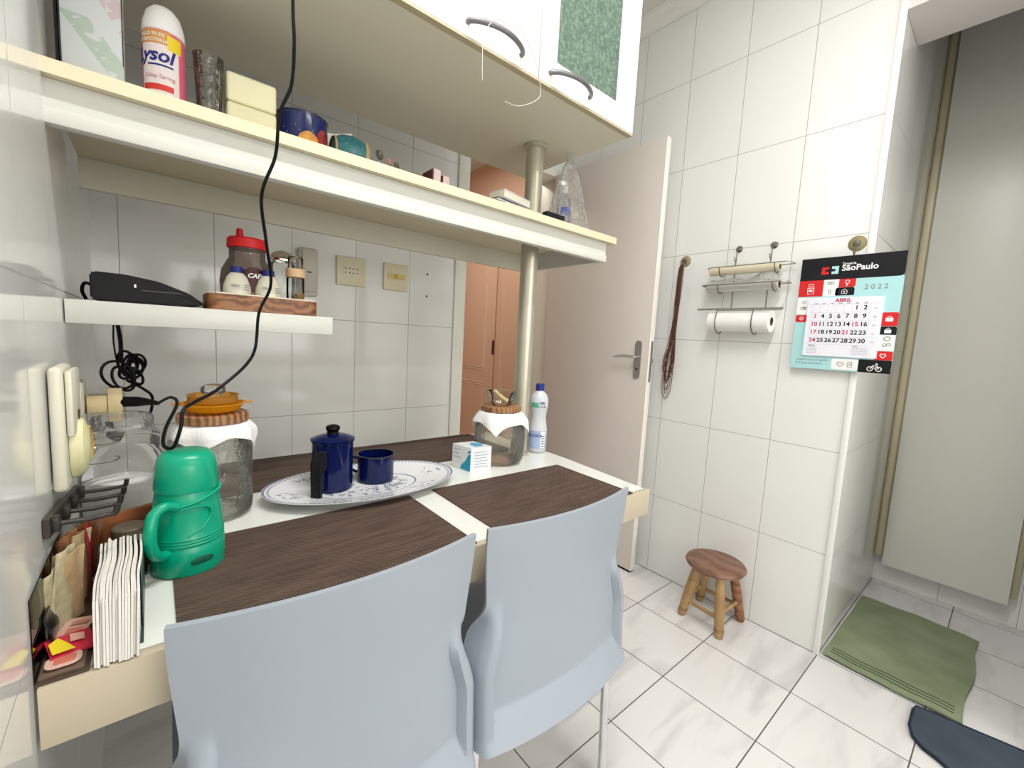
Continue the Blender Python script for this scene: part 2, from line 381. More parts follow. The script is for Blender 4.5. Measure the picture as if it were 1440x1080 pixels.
# ------------------------------------------------------------------ breakfast table
T = .755
tb = thing('breakfast_table', (.5, 1.05, 0), 'white built-in breakfast counter fixed to the left tiled wall', 'table')
MB().prism([(xl(.637)+.002, .6525), (1.062, .6525), (1.095, 1.0), (1.095, 1.455), (xl(1.455)+.002, 1.455)], .018, Matrix.Translation((0, 0, T-.018))).build('tabletop', table_top_m, tb, smooth=False)
MB().box(xl(.64)+.003, 1.071, .637, .652, T-.072, T, .0008).box(1.035, 1.053, .653, .99, T-.072, T-.0185, .001).build('apron', table_apron, tb)
MB().box(.38, .46, 1.36, 1.42, 0, T-.0185, .004).build('leg', table_apron, tb)
# placemats
def placemat(x0, x1, y0, y1, label, rz=0.):
    mb = MB().prism(rrect(x1-x0, y1-y0, .003, 2), .0028); o = mb.build('placemat', mat_m)
    o.location = (x0, y0, T+.0002); o.rotation_euler.z = rz; tag(o, label, 'placemat')
    return o
placemat(.014, .478, .645, .942, 'dark brown woven placemat in front of the left chair')
placemat(.541, .998, .652, .948, 'dark brown woven placemat in front of the right chair beside the table corner', -.02)
placemat(.06, .995, 1.152, 1.442, 'long dark brown woven mat lying along the far edge of the table')

# ------------------------------------------------------------------ pole, shelves, cabinet
PX, PY = .990, 1.117
po = thing('support_pole', (PX, PY, T), 'tall round satin metal pole rising from table to wall cupboard', 'pole')
MB().lathe(PX, PY, [(0, T+.001), (.029, T+.001), (.029, 1.7985), (0, 1.7985)], 40).build('tube', pole_m, po)
MB().lathe(PX, PY, [(.0295, 1.785), (.038, 1.788), (.038, 1.7985), (.0295, 1.7985)], 40).build('flange', pole_m, po)
MB().lathe(PX, PY, [(.0295, T+.001), (.038, T+.001), (.038, T+.009), (.0295, T+.012)], 40).build('base_ring', pole_m, po)
SF, SB, SZ0, SZT = .992, 1.424, 1.447, 1.535
sh = thing('wall_shelf', (.55, 1.2, SZ0), 'long cream hanging shelf loaded with household things below the cupboard', 'shelf')
# top board with a hole for the pole is split around it
tbm = MB()
for b in ((xl(1.2)+.004, PX-.031, SF-.018, SB), (PX+.031, 1.272, SF-.018, SB), (PX-.031, PX+.031, SF-.018, PY-.031), (PX-.031, PX+.031, PY+.031, SB)):
    tbm.box(b[0], b[1], b[2], b[3], SZT-.022, SZT)
tbm.build('top_board', shelf_edge, sh, smooth=False)
MB().box(xl(1.2)+.004, 1.238, SF, SF+.018, SZ0+.024, SZT-.0225).build('front_panel', white_lam, sh, smooth=False)
MB().box(xl(1.2)+.004, 1.240, SF-.004, SF+.02, SZ0, SZ0+.0235, .0015).build('front_lip', mat('bright lip laminate', (.64, .635, .58), .3), sh)
MB().box(xl(1.2)+.004, 1.238, SB-.018, SB, SZ0, SZT-.0225).build('back_panel', lam_under, sh, smooth=False)
MB().box(1.220, 1.238, SF+.0205, SB-.0185, SZ0, SZT-.0225).build('end_panel', white_lam, sh, smooth=False)
ss = MB().box(xl(1.2)+.004, .340, 1.10, 1.40, 1.144, 1.187, .0015).build('wall_shelf', white_lam, loc=(.1, 1.25, 1.144))
tag(ss, 'short thick white floating shelf holding the black router and wooden tray', 'shelf')
# upper cabinet
CZ, CF, CB, CX0, CX1, CT = 1.80, .869, 1.36, xl(1.1)+.006, 1.150, 2.52
cb = thing('upper_cabinet', (.5, 1.1, CZ), 'white wall cupboard with arched handles and one frosted glass door', 'cabinet')
MB().box(CX0, CX1, CF, CB, CZ, CZ+.018).build('bottom_panel', lam_under, cb, smooth=False)
MB().box(CX0, CX1, .852, CF-.0003, CZ, CZ+.0055).build('edge_band', cab_edge, cb, smooth=False)
bx = MB().box(CX0, CX1, CF, CB, CT-.018, CT).box(CX0, CX1, CB-.018, CB, CZ+.0185, CT-.0185).box(CX1-.018, CX1, CF, CB-.0185, CZ+.0185, CT-.0185).box(CX0, CX0+.018, CF, CB-.0185, CZ+.0185, CT-.0185)
bx.box(.744, .762, CF, CB-.0185, CZ+.0185, CT-.0185)
bx.build('carcass', cab_white, cb, smooth=False)
def bow(x0, x1, z, par, y=.8515):
    P = [(x0+(x1-x0)*i/14, y-.006-.030*math.sin(PI*i/14)**.7, z) for i in range(15)]
    hb = MB().tube([(x0, y+.0, z)]+P+[(x1, y, z)], .0060, 10); hb.build('handle', mat('dark satin handle', (.20, .20, .21), .35, metal=.6), par)
for k, (a, b) in enumerate(((CX0, .350), (.353, .7510))):
    dd = MB().box(a+.002, b-.0015, .8515, .8675, CZ+.006, CT, .0015).build('door', cab_white, cb)
    if k: bow(.538, .692, 1.834, dd)
    else: bow(.12, .27, 1.834, dd)
gd = MB()
gx0, gx1, gz0 = .7545, 1.150, CZ+.006
px0, px1, pz0, pz1 = .812, 1.065, 1.868, CT-.06
gd.box(gx0, px0, .8515, .8675, gz0, CT, .001).box(px1, gx1, .8515, .8675, gz0, CT, .001).box(px0, px1, .8515, .8675, gz0, pz0).box(px0, px1, .8515, .8675, pz1, CT)
gdo = gd.build('glass_door', cab_white, cb)
MB().box(px0, px1, .857, .861, pz0, pz1).build('glass_pane', glass_green, gdo, smooth=False)
bow(.789, .942, 1.834, gdo)
# things dimly seen behind the frosted pane
MB().lathe(1.0, 1.0, [(0, 1.819), (.035, 1.819), (.035, 1.92), (.02, 1.94), (0, 1.94)], 24).build('bottle', solid('red bottle', (.5, .03, .04)), loc=(1.0, 1.0, 1.819))
tag(bpy.data.objects['bottle'], 'reddish blurred bottle seen through the frosted cupboard glass', 'bottle')
tag(MB().lathe(.93, 1.02, [(0, 1.819), (.04, 1.819), (.04, 1.93), (0, 1.93)], 24).build('canister', offw, loc=(.93, 1.02, 1.819)), 'pale blurred canister seen through the frosted cupboard glass', 'canister')
tie = MB().tube([(.549, .802, 1.700), (.549, .806, 1.76), (.556, .812, 1.80), (.585, .818, 1.845), (.604, .812, 1.8455), (.632, .808, 1.8455), (.66, .806, 1.842), (.70, .806, 1.80), (.718, .804, 1.745), (.70, .80, 1.715), (.65, .80, 1.685), (.61, .80, 1.68)], .0009, 6, smooth=8)
tag(tie.build('cable_tie', solid('dull white wire', (.48, .46, .40)), loc=(.6, .81, 1.84)), 'thin white wire tie looped over the cupboard handle', 'wire')

# ------------------------------------------------------------------ chairs
def make_chair(cx, label):
    yb, zt, zb = .592, .812, .375
    root = thing('dining_chair', (cx, yb+.2, 0), label, 'chair', 'pale plastic chairs at the counter')
    def sm(t): t = max(0, min(1, t)); return t*t*(3-2*t)
    def W(v):   # v 0 top .. 1 bottom, half width
        return .2125-.014*sm(v/.5)+.026*sm((v-.42)/.25)
    def back(u, v):
        s = 2*u-1; w = W(v); x = cx+s*w; z = zt-(zt-zb)*v
        y = yb-.030*(1-s*s)+.010*math.sin(PI*v)
        e = sm((abs(s)-.84)/.06)*sm((v-.34+.35*max(0, .93-abs(s)))/.22)            # rounded flank flaring round the sides
        b_ = max(0, (v-.85))/.15; y -= max(.020*e, .030*b_)
        y += .055*sm((abs(s)-.93)/.07)*sm((v-.34)/.2)
        return (x, y, z)
    MB().grid(back, 96, 90, .008).build('backrest', plastic_grey, root, ang=60)
    def seat(u, v):
        s = 2*u-1; x = cx+s*(.215-.01*v); y = yb-.01+.40*v
        z = .452-.012*(1-s*s)*math.sin(PI*min(1, v+.1))-.03*max(0, v-.85)/.15
        return (x, y, z)
    MB().grid(seat, 24, 24, -.012).build('seat', plastic_grey, root, ang=60)
    for sx, top, bot in ((-1, (.207, .606, .43), (.212, .592, 0)), (1, (.207, .606, .43), (.212, .592, 0)), (-1, (.19, .93, .43), (.205, .96, 0)), (1, (.19, .93, .43), (.205, .96, 0))):
        l = MB().tube([(cx+sx*top[0], top[1], top[2]), (cx+sx*bot[0], bot[1], bot[2]+.012)], .0105, 14).build('leg', chrome, root)
        MB().lathe(cx+sx*bot[0], bot[1], [(0, 0), (.013, 0), (.013, .02), (0, .02)], 14).build('foot_cap', blk_matte, l)
    MB().tube([(cx-.196, .63, .425), (cx-.19, .93, .425), (cx+.19, .93, .425), (cx+.196, .63, .425)], .009, 10, closed=True).build('seat_frame', chrome, root)
    return root
ch = make_chair(.215, 'pale grey-blue plastic chair nearest the left wall with chrome legs')
ch2 = copy_tree(ch); ch2.location.x += .456
ch2['label'] = 'pale grey-blue plastic chair nearer the door with chrome legs'

# ------------------------------------------------------------------ stool
sx, sy = 1.815, .742
st = thing('wooden_stool', (sx, sy, 0), 'small round wooden stool standing against the white tiled wall', 'stool')
MB().lathe(sx, sy, [(0, .238), (.098, .238), (.113, .243), (.119, .253), (.115, .262), (.10, .267), (0, .268)], 64).build('seat', wood_stool, st)
groove_m = solid('burnt groove', (.10, .04, .015))
feet = [(1.745, .835), (1.725, .662), (1.915, .655), (1.915, .838)]
for i, (fx, fy) in enumerate(feet):
    tx, ty = sx+(fx-sx)*.58, sy+(fy-sy)*.58
    MB().tube([(fx, fy, .001), (fx+(tx-fx)*.03, fy+(ty-fy)*.03, .01), (fx+(tx-fx)*.25, fy+(ty-fy)*.25, .06), (fx+(tx-fx)*.55, fy+(ty-fy)*.55, .132), (fx+(tx-fx)*.8, fy+(ty-fy)*.8, .19), (tx, ty, .239)],
              [.0135, .0175, .0185, .0195, .0185, .0165], 20).build('leg', wood_leg_dark if i == 2 else wood_leg, st)
    leg_ = [c for c in st.children if c.name.startswith('leg')][-1]
    for t in (.12, .15, .72):
        rg = MB().lathe(0, 0, [(.0185, -.0012), (.0192, 0), (.0185, .0012)], 20, mtx=Matrix.Translation((fx+(tx-fx)*t, fy+(ty-fy)*t, .239*t)))
        rg.build('groove', groove_m, leg_)
for i in range(4):
    a, b = feet[i], feet[(i+1) % 4]; t = .3 if i % 2 == 0 else .38
    q = [(p[0]+(sx-p[0])*.42*t, p[1]+(sy-p[1])*.42*t, .239*t) for p in (a, b)]
    MB().tube(q, .0085, 12).build('stretcher', wood_leg, st)

# ------------------------------------------------------------------ rugs
def rug_mat(name, c1, c2):
    m, nt, b = newmat(name); tcn = nt.nodes.new('ShaderNodeTexCoord'); n = nt.nodes.new('ShaderNodeTexNoise'); n.inputs['Scale'].default_value = 7; n.inputs['Detail'].default_value = 8
    nt.links.new(tcn.outputs['Object'], n.inputs['Vector']); nt.links.new(mixc(nt, n.outputs['Fac'], c1, c2), b.inputs['Base Color']); b.inputs['Roughness'].default_value = .95
    b.inputs['Specular IOR Level'].default_value = .1
    n2 = nt.nodes.new('ShaderNodeTexNoise'); n2.inputs['Scale'].default_value = 500; nt.links.new(tcn.outputs['Object'], n2.inputs['Vector'])
    bp = nt.nodes.new('ShaderNodeBump'); bp.inputs['Strength'].default_value = .7; bp.inputs['Distance'].default_value = .002; nt.links.new(n2.outputs['Fac'], bp.inputs['Height']); nt.links.new(bp.outputs[0], b.inputs['Normal'])
    return m
grn = rug_mat('sage pile', (.15, .19, .10), (.36, .40, .27)); grn_d = solid('dark green stitch', (.06, .08, .045), .9)
rg = thing('floor_mat', (2.27, .18, 0), 'sage green rectangular rug lying in front of the tall cupboard', 'rug')
def rugf(u, v):
    x = 1.962+.645*u; y = -.008+.378*v
    x0 = x-.012*(1-v); y += .006*math.sin(u*9)*(1-v)-.01*u*(1-v)
    return (x0+.01*math.sin(v*3.2)*u*1.6, y, .009+.003*math.sin(u*14+v*5)*math.sin(v*11))
MB().grid(rugf, 40, 30, -.007).build('pile', grn, rg)
for k in range(3):
    u = .045+.028*k
    MB().tube([Vector(rugf(u, v/20))+Vector((0, 0, .0075)) for v in range(1, 20)], .0022, 6).build('border_stitch', grn_d, rg)
nv = thing('bath_mat', (1.95, -.2, 0), 'dark slate blue rounded mat at the bottom right beside the green rug', 'rug')
def nb(a, k=1.): return (1.945+.235*k*math.cos(a)*(1 if math.cos(a) < 0 else 1), -.20+.315*k*math.sin(a), 0)
P = [(1.722, .03), (1.735, .062), (1.765, .088), (1.81, .100), (1.90, .102), (1.927, .098), (1.972, -.13), (1.972, -.20), (1.94, -.25), (1.94, -.60), (1.72, -.62), (1.66, -.20), (1.675, -.04)]
MB().prism(P[::-1], .010, Matrix.Translation((0, 0, .001))).build('pile', rug_mat('slate pile', (.035, .048, .068), (.10, .12, .15)), nv, smooth=False)
MB().tube([(x, y, .010) for x, y in P], .004, 8, closed=True).build('edging', solid('navy edging', (.01, .02, .045), .8), nv)

# ------------------------------------------------------------------ calendar
K = MB
cal = thing('wall_calendar', (1.93, .437, 1.31), 'pale blue printed wall calendar with black header hanging from a suction hook', 'calendar')
CO = Vector((1.929, .588, 1.108)); CW, CH = .303, .414
def cm(u, v, w=0.): return frame_mtx(CO+Vector((-w, -u, v)), (0, -1, 0), (-1, 0, 0))
def cpoly(name, pts, m, w, parent=cal, t=.0004):
    return K().prism(pts, t, cm(0, 0, w)).build(name, m, parent, smooth=False)
board = cpoly('backing_card', rrect(CW, CH-.078, .006, 3), skyblue, 0, t=.0015)
cpoly('header_panel', rrect(CW, .082, .012, 4, 0, CH-.082, (0, 1, 0, 0)), black_p, .0016)
def R_(x, y, w, h, m, r=.005, c=(1, 1, 1, 1), nm='printed_tab', z=.0016): return cpoly(nm, rrect(w, h, r, 3, x, y, c), m, z)
R_(.000, .272, .078, .060, red_p, .006, (0, 0, 0, 0)); R_(.0785, .272, .046, .060, white_p, .002)
R_(.125, .302, .049, .030, red_p, .006, (0, 1, 0, 0)); R_(.117, .273, .056, .0285, black_p, .007, (0, 0, 1, 1))
R_(.0, .206, .040, .062, white_p, .002); R_(.0, .176, .039, .027, red_p, .005)
R_(.258, .163, .045, .047, red_p, .005, (0, 0, 1, 1)); R_(.258, .134, .045, .028, black_p, .006, (0, 0, 1, 1)); R_(.258, .079, .044, .054, white_p, .002); R_(.252, .046, .050, .031, red_p, .005)
R_(.133, .004, .078, .040, white_p, .006); R_(.2125, .0, .090, .0455, black_p, .002)
tx = K(); Z1 = .0032
put_text(tx, 'SãoPaulo', .0285, cm(.128, CH-.052, .0022), bold=.0007); put_text(tx, 'Drogaria', .011, cm(.129, CH-.031, .0022), bold=.0002)
tx.build('header_lettering', white_p, cal, smooth=False)
K().prism([(.066, CH-.062), (.09, CH-.062), (.09, CH-.054), (.077, CH-.05), (.077, CH-.046), (.09, CH-.042), (.09, CH-.036), (.068, CH-.036)], .0005, cm(0, 0, .0021)).build('logo_mark', red_p, cal, smooth=False)
K().prism([(.098, CH-.062), (.119, CH-.062), (.119, CH-.034), (.098, CH-.034), (.098, CH-.043), (.109, CH-.044), (.109, CH-.052), (.098, CH-.053)], .0005, cm(0, 0, .0021)).build('logo_mark', skyblue, cal, smooth=False)
yr = K(); put_text(yr, '2022', .024, cm(.200, .292, .0021), space=1.5); yr.build('year_lettering', grey_p, cal, smooth=False); yr = K()
put_text(yr, 'CUIDAR DA SUA SAÚDE', .0088, cm(.018, .031, .0021), space=1.08); put_text(yr, 'É O QUE NOS MOVE.', .0088, cm(.018, .018, .0021), space=1.08)
yr.build('slogan_lettering', grey_p, cal, smooth=False)
# icons
def ring(mb, u, v, r, t=.0011, w=.0024, sx_=1., n=18):
    mb.tube([CO+Vector((-w, -(u+r*sx_*math.cos(2*PI*i/n)), v+r*math.sin(2*PI*i/n))) for i in range(n)], t, 5, closed=True)
def ln(mb, pts, t=.0011, w=.0024, closed=False): mb.tube([CO+Vector((-w, -u, v)) for u, v in pts], t, 5, closed=closed)
def icon(name, m, *ops):
    mb = K()
    for op in ops:
        if op[0] == 'r': ring(mb, *op[1:])
        elif op[0] == 'l': ln(mb, op[1], *op[2:])
        elif op[0] == 'c': ln(mb, op[1], *(op[2:] or (.0011,)), closed=True)
        elif op[0] == 'p': mb.prism(op[1], .0006, cm(0, 0, .0022))
    mb.build(name, m, cal, smooth=False)
icon('bottle_icon', white_p, ('c', [(.030, .282), (.048, .282), (.049, .304), (.029, .304)], .0015), ('c', [(.031, .309), (.047, .309), (.046, .318), (.032, .318)], .0014), ('p', [(.034, .290), (.044, .290), (.044, .298), (.034, .298)]))
icon('pin_icon', white_p, ('r', .150, .321, .006), ('l', [(.150, .315), (.148, .306)], .0018))
icon('house_icon', white_p, ('c', [(.136, .279), (.136, .289), (.144, .296), (.152, .289), (.152, .279)]), ('l', [(.144, .281), (.144, .289)]), ('l', [(.140, .285), (.148, .285)]))
icon('face_icon', white_p, ('r', .020, .190, .006), ('l', [(.017, .190), (.023, .190)]))
icon('camera_icon', white_p, ('p', rrect(.020, .013, .002, 2, .270, .179)), ('l', [(.275, .193), (.275, .196), (.285, .196), (.285, .193)]))
icon('shop_icon', white_p, ('p', rrect(.018, .012, .001, 2, .271, .139)), ('l', [(.274, .152), (.280, .157), (.286, .152)]))
icon('heart_icon', white_p, ('c', [(.276, .053), (.268, .062), (.270, .068), (.276, .065), (.282, .068), (.284, .062)], .0016))
icon('bicycle_icon', white_p, ('r', .246, .014, .0075, .0013), ('r', .270, .014, .0075, .0013), ('l', [(.246, .014), (.254, .026), (.264, .026), (.270, .014)], .0014), ('l', [(.254, .026), (.258, .014), (.264, .026)]), ('l', [(.260, .033), (.266, .030)], .002))
icon('glasses_icon', grey_p, ('r', .095, .319, .0045), ('r', .105, .319, .0045))
icon('drop_icon', grey_p, ('c', [(.100, .279), (.095, .287), (.100, .296), (.105, .287)]))
icon('round_icon', grey_p, ('r', .023, .251, .005))
icon('cup_icon', grey_p, ('r', .019, .228, .005), ('p', rrect(.009, .010, .001, 2, .022, .224)))
icon('cloud_icon', grey_p, ('r', .281, .120, .007, .0011, .0024, 1.25))
icon('pills_icon', grey_p, ('r', .276, .098, .005), ('r', .287, .100, .005))
icon('heart_outline', grey_p, ('c', [(.160, .014), (.150, .026), (.152, .032), (.160, .029), (.168, .032), (.170, .026)]))
icon('phone_icon', grey_p, ('c', [(.182, .015), (.194, .015), (.194, .033), (.182, .033)]), ('l', [(.184, .024), (.192, .024)]))
# month pad
PU, PV, PW, PH = .038, .050, .222, .216
pad = K().box(-.0, PW, 0, PH, 0, .006).bm; mbp = K(); bmesh.ops.transform(pad, matrix=cm(PU, PV, .0016) @ Matrix.Rotation(0.0, 4, 'Z'), verts=pad.verts); mbp.merge(pad)
pad = mbp.build('month_pad', pad_w, cal, smooth=False)
PZ = .0078
gl = K()
for i in range(8): gl.box(0, .0005, 0, .148, 0, .0002, mtx=cm(PU+.014+i*.0247, PV+.043, PZ))
for j in range(6): gl.box(0, .205, 0, .0005, 0, .0002, mtx=cm(PU+.007, PV+.043+.0296*j-.0, PZ))
for q in range(8): 
    if q < 4: gl.box(0, .0006, 0, .028, 0, .0002, mtx=cm(PU+.016+q*.009, PV+.008, PZ))
    gl.box(0, .0006, 0, .028, 0, .0002, mtx=cm(PU+.150+q*.0075, PV+.008, PZ))
for q in range(5):
    gl.box(0, .03, 0, .0012, 0, .0002, mtx=cm(PU+.014, PV+.010+q*.006, PZ)); gl.box(0, .046, 0, .0012, 0, .0002, mtx=cm(PU+.150, PV+.010+q*.006, PZ))
gl.build('grid_lines', solid('pale print', (.50, .50, .56)), pad, smooth=False)
kb, kr = K(), K()
put_text(kr, 'ABRIL', .0185, cm(PU+.108, PV+.199, PZ), bold=.0006, align='CENTER')
day = 1
for row in range(5):
    for col in range(7):
        if row == 0 and col < 5: continue
        red = (col == 0 or day in (15, 21))
        put_text(kr if red else kb, str(day), .0215, cm(PU+.0265+col*.0247+(.0), PV+.167-row*.0296+.004, PZ), bold=.0002 if red and day == 3 else .0005, align='CENTER'); day += 1
for k, s_ in enumerate(('91', '98', '105', '112', '119')): put_text(kr, s_, .007, cm(PU+.203, PV+.172-k*.0296, PZ), align='CENTER')
for k, s_ in enumerate(('DOM', 'SEG', 'TER', 'QUA', 'QUI', 'SEX', 'SAB')): put_text(gl if False else kb, s_, .0055, cm(PU+.0265+k*.0247, PV+.192, PZ), align='CENTER')
put_text(kb, 'MARÇO', .006, cm(PU+.016, PV+.037, PZ)); put_text(kb, 'MAIO', .006, cm(PU+.152, PV+.037, PZ))
kb.build('black_numbers', black_p, pad, smooth=False); kr.build('red_numbers', solid('wine red print', (.5, .02, .08)), pad, smooth=False)

def suction_hook(y, z, r, m, label, drop=.04, cupm=None):
    t = thing('suction_hook', (XR, y, z), label, 'hook')
    MB().lathe(0, 0, [(0, .010), (r*.45, .009), (r*.8, .004), (r, .0), (0, .0)], 32, mtx=frame_mtx((XR-.0005, y, z), (0, -1, 0), (-1, 0, 0))).build('suction_cup', cupm or m, t)
    MB().lathe(0, 0, [(0, .016), (r*.35, .014), (r*.45, .009), (0, .009)], 20, mtx=frame_mtx((XR-.0005, y, z), (0, -1, 0), (-1, 0, 0))).build('cap', dark_steel, t)
    MB().tube([(XR-.012, y, z), (XR-.020, y, z-.01), (XR-.020, y, z-drop), (XR-.027, y, z-drop-.008), (XR-.036, y, z-drop-.002), (XR-.037, y, z-drop+.012)], .0018, 8, smooth=5).build('wire_hook', dark_steel, t)
    return t
cupc = thin_glass('yellowed rubber', tint=(.8, .75, .5), refl=1.4, rough=.3, mixd=.75, dcol=(.62, .55, .33))
suction_hook(.430, 1.567, .028, cupc, 'yellowed suction hook above the calendar', .036)
suction_hook(1.082, 1.570, .026, cupc, 'yellowed suction hook holding the brown cords', .012)
suction_hook(.840, 1.597, .0145, dark_steel, 'small dark suction hook at the left top of the wire rack', .05)
suction_hook(.703, 1.597, .0145, dark_steel, 'small dark suction hook at the right top of the wire rack', .05)
# brown cords
cordm = mat('brown cord', (.10, .035, .025), .7)
cd = thing('cord_bundle', (1.925, 1.10, 1.56), 'bundle of thin brown cords hanging from a suction hook beside the door', 'cord')
for k in range(15):
    r1 = random.uniform(.002, .012); L = 1.56-random.uniform(.50, .655); w = random.uniform(.006, .028)
    a = Vector((1.922+random.uniform(-.004, .004), 1.082+random.uniform(-.004, .004), 1.552)); jy = random.uniform(-.011, .011)
    P = [a, a+Vector((0, .002+jy, -.03)), a+Vector((r1*.3, .006+jy, -.15)), a+Vector((0, .016-w*.7, -.38)), Vector((1.925, 1.108-w, L+.06)), Vector((1.925, 1.110, L)), Vector((1.928, 1.112+w, L+.07)), a+Vector((.004, .014+w*.5+jy, -.36)), a+Vector((-r1*.3, .008-jy, -.16)), a+Vector((0, .002-jy, -.03)), a]
    MB().tube(P, .0014, 6, smooth=8).build('cord', cordm, cd)
# wire rack
rk = thing('wire_rack', (1.91, .79, 1.33), 'wire kitchen roll rack hanging on two hooks on the white tiled wall', 'rack')
wr = .0022
def rect(xa, xb, ya, yb, z, r=.012): return [(xa, ya+r, z), (xa, yb-r, z), (xa+r, yb, z), (xb, yb, z), (xb, ya, z), (xa+r, ya, z)]
MB().tube([(1.932, .840, 1.556), (1.932, .840, 1.335)], wr, 8).tube([(1.932, .703, 1.556), (1.932, .703, 1.335)], wr, 8).build('upright', dark_steel, rk)
MB().tube(rect(1.868, 1.934, .612, .935, 1.512), wr, 8, closed=True).build('upper_tray', steel, rk)
for y_ in (.88, .665): MB().tube([(1.934, y_, 1.512), (1.925, y_, 1.487), (1.90, y_, 1.476), (1.876, y_, 1.487), (1.868, y_, 1.512)], wr, 8, smooth=4).build('cradle', dark_steel, rk)
MB().tube(rect(1.866, 1.934, .620, .950, 1.438), .003, 8, closed=True).build('middle_tray', steel, rk)
for y_ in (.88, .665): MB().tube([(1.934, y_, 1.438), (1.92, y_, 1.412), (1.90, y_, 1.404), (1.876, y_, 1.414), (1.866, y_, 1.438)], wr, 8, smooth=4).build('cradle', dark_steel, rk)
MB().tube([(1.865, .955, 1.334), (1.865, .615, 1.334)], .0036, 10).tube([(1.934, .90, 1.334), (1.934, .64, 1.334)], .0022, 8).build('lower_bar', steel, rk)
for y_ in (.868, .722): MB().tube([(1.934, y_, 1.334), (1.925, y_, 1.25), (1.895, y_, 1.231), (1.862, y_, 1.25), (1.8535, y_, 1.285), (1.865, y_, 1.334)], wr, 8, smooth=5).build('roll_loop', dark_steel, rk)
def roll(name, y0, y1, x, z, r, ri, m, label, cat):
    t = thing(name, (x, (y0+y1)/2, z-r), label, cat); f = frame_mtx((x, y0, z), (1, 0, 0), (0, 1, 0)); L = y1-y0
    MB().lathe(0, 0, [(ri, 0), (r-.001, 0), (r, .001), (r, L-.001), (r-.001, L), (ri, L)], 40, mtx=f).build('paper', m, t)
    MB().lathe(0, 0, [(ri, .0), (ri-.0015, .0), (ri-.0015, L), (ri, L), (ri, 0)], 28, mtx=f).build('core_tube', mat('cardboard', (.16, .10, .06), .8), t)
    return t
roll('paper_towel_roll', .662, .905, 1.898, 1.284, .044, .017, mat('kitchen paper', (.84, .83, .81), .85, bump=.5, bscale=140), 'white paper towel roll in the lowest loops of the wire rack', 'paper towel')
roll('baking_paper_roll', .655, .932, 1.902, 1.499, .0165, .011, mat('cream paper', (.66, .60, .44), .6), 'cream baking paper roll in the top tray of the wire rack', 'paper roll')
fr_ = roll('film_roll', .650, .935, 1.900, 1.430, .021, .015, mat('silver film roll', (.62, .61, .58), .25, metal=.4), 'silvery foil roll in the middle tray of the wire rack', 'foil roll')
tag(MB().grid(lambda u, v: (1.885+.03*v+.004*math.sin(9*u+4*v), .935-.28*u-.01*v, 1.452+(.014+.03*math.exp(-((u-.82)/.16)**2))*v+.003*math.sin(15*u+3*v)*v), 40, 8, .0006).build('plastic_sheet', film, loc=(1.9, .8, 1.452)), 'crumpled clear plastic sheet lying on the foil roll in the rack', 'plastic sheet')

# ------------------------------------------------------------------ items on the table
# oval platter
PC = Vector((.412, 1.045, T+.004)); pa, pb, pr_ = .237, .142, -.05
def platter_mat():
    m, nt, b = newmat('blue onion porcelain'); tcn = nt.nodes.new('ShaderNodeTexCoord'); sp = nt.nodes.new('ShaderNodeSeparateXYZ'); nt.links.new(tcn.outputs['Object'], sp.inputs[0])
    x = M2(nt, 'DIVIDE', sp.outputs[0], pa); y = M2(nt, 'DIVIDE', sp.outputs[1], pb)
    r = M2(nt, 'SQRT', M2(nt, 'ADD', M2(nt, 'MULTIPLY', x, x), M2(nt, 'MULTIPLY', y, y)))
    def band(c, w): return M2(nt, 'LESS_THAN', M2(nt, 'ABSOLUTE', M2(nt, 'SUBTRACT', r, c)), w)
    ang = M2(nt, 'ARCTAN2', y, x)
    blobs = M2(nt, 'GREATER_THAN', M2(nt, 'SINE', M2(nt, 'MULTIPLY_ADD', ang, 6., .6)), .25)
    n = nt.nodes.new('ShaderNodeTexNoise'); n.inputs['Scale'].default_value = 42; n.inputs['Detail'].default_value = 3; n.inputs['Distortion'].default_value = 1.6
    nt.links.new(tcn.outputs['Object'], n.inputs['Vector'])
    pat = M2(nt, 'GREATER_THAN', n.outputs['Fac'], .54)
    zone = M2(nt, 'MAXIMUM', M2(nt, 'MULTIPLY', band(.78, .10), blobs), band(.27, .19))
    n2 = nt.nodes.new('ShaderNodeTexNoise'); n2.inputs['Scale'].default_value = 140; nt.links.new(tcn.outputs['Object'], n2.inputs['Vector'])
    f = M2(nt, 'MULTIPLY', M2(nt, 'MULTIPLY', pat, zone), M2(nt, 'MULTIPLY_ADD', n2.outputs['Fac'], 1.3, -.05))
    dots = M2(nt, 'MULTIPLY', band(.945, .012), M2(nt, 'GREATER_THAN', M2(nt, 'SINE', M2(nt, 'MULTIPLY', ang, 120.)), 0.))
    f = M2(nt, 'MAXIMUM', M2(nt, 'MAXIMUM', f, dots), M2(nt, 'MULTIPLY', M2(nt, 'MAXIMUM', band(.985, .012), band(.545, .010)), .8))
    nt.links.new(mixc(nt, f, (.80, .81, .83), (.05, .08, .20)), b.inputs['Base Color']); b.inputs['Roughness'].default_value = .08
    return m
pl = MB().lathe(0, 0, [(0, .0045), (.50, .0045), (.60, .008), (.80, .016), (.97, .0215), (1.0, .0225), (1.0, .0205), (.96, .0185), (.78, .0125), (.62, .004), (.60, -.0036), (.57, -.0036), (.55, .001), (0, .001)], 96, sx=pa, sy=pb).build('oval_platter', platter_mat())
pl.location = PC; pl.rotation_euler.z = pr_; tag(pl, 'oval white porcelain platter with blue flowers under the blue pot', 'platter')
PZ0 = PC.z+.0045+.0005
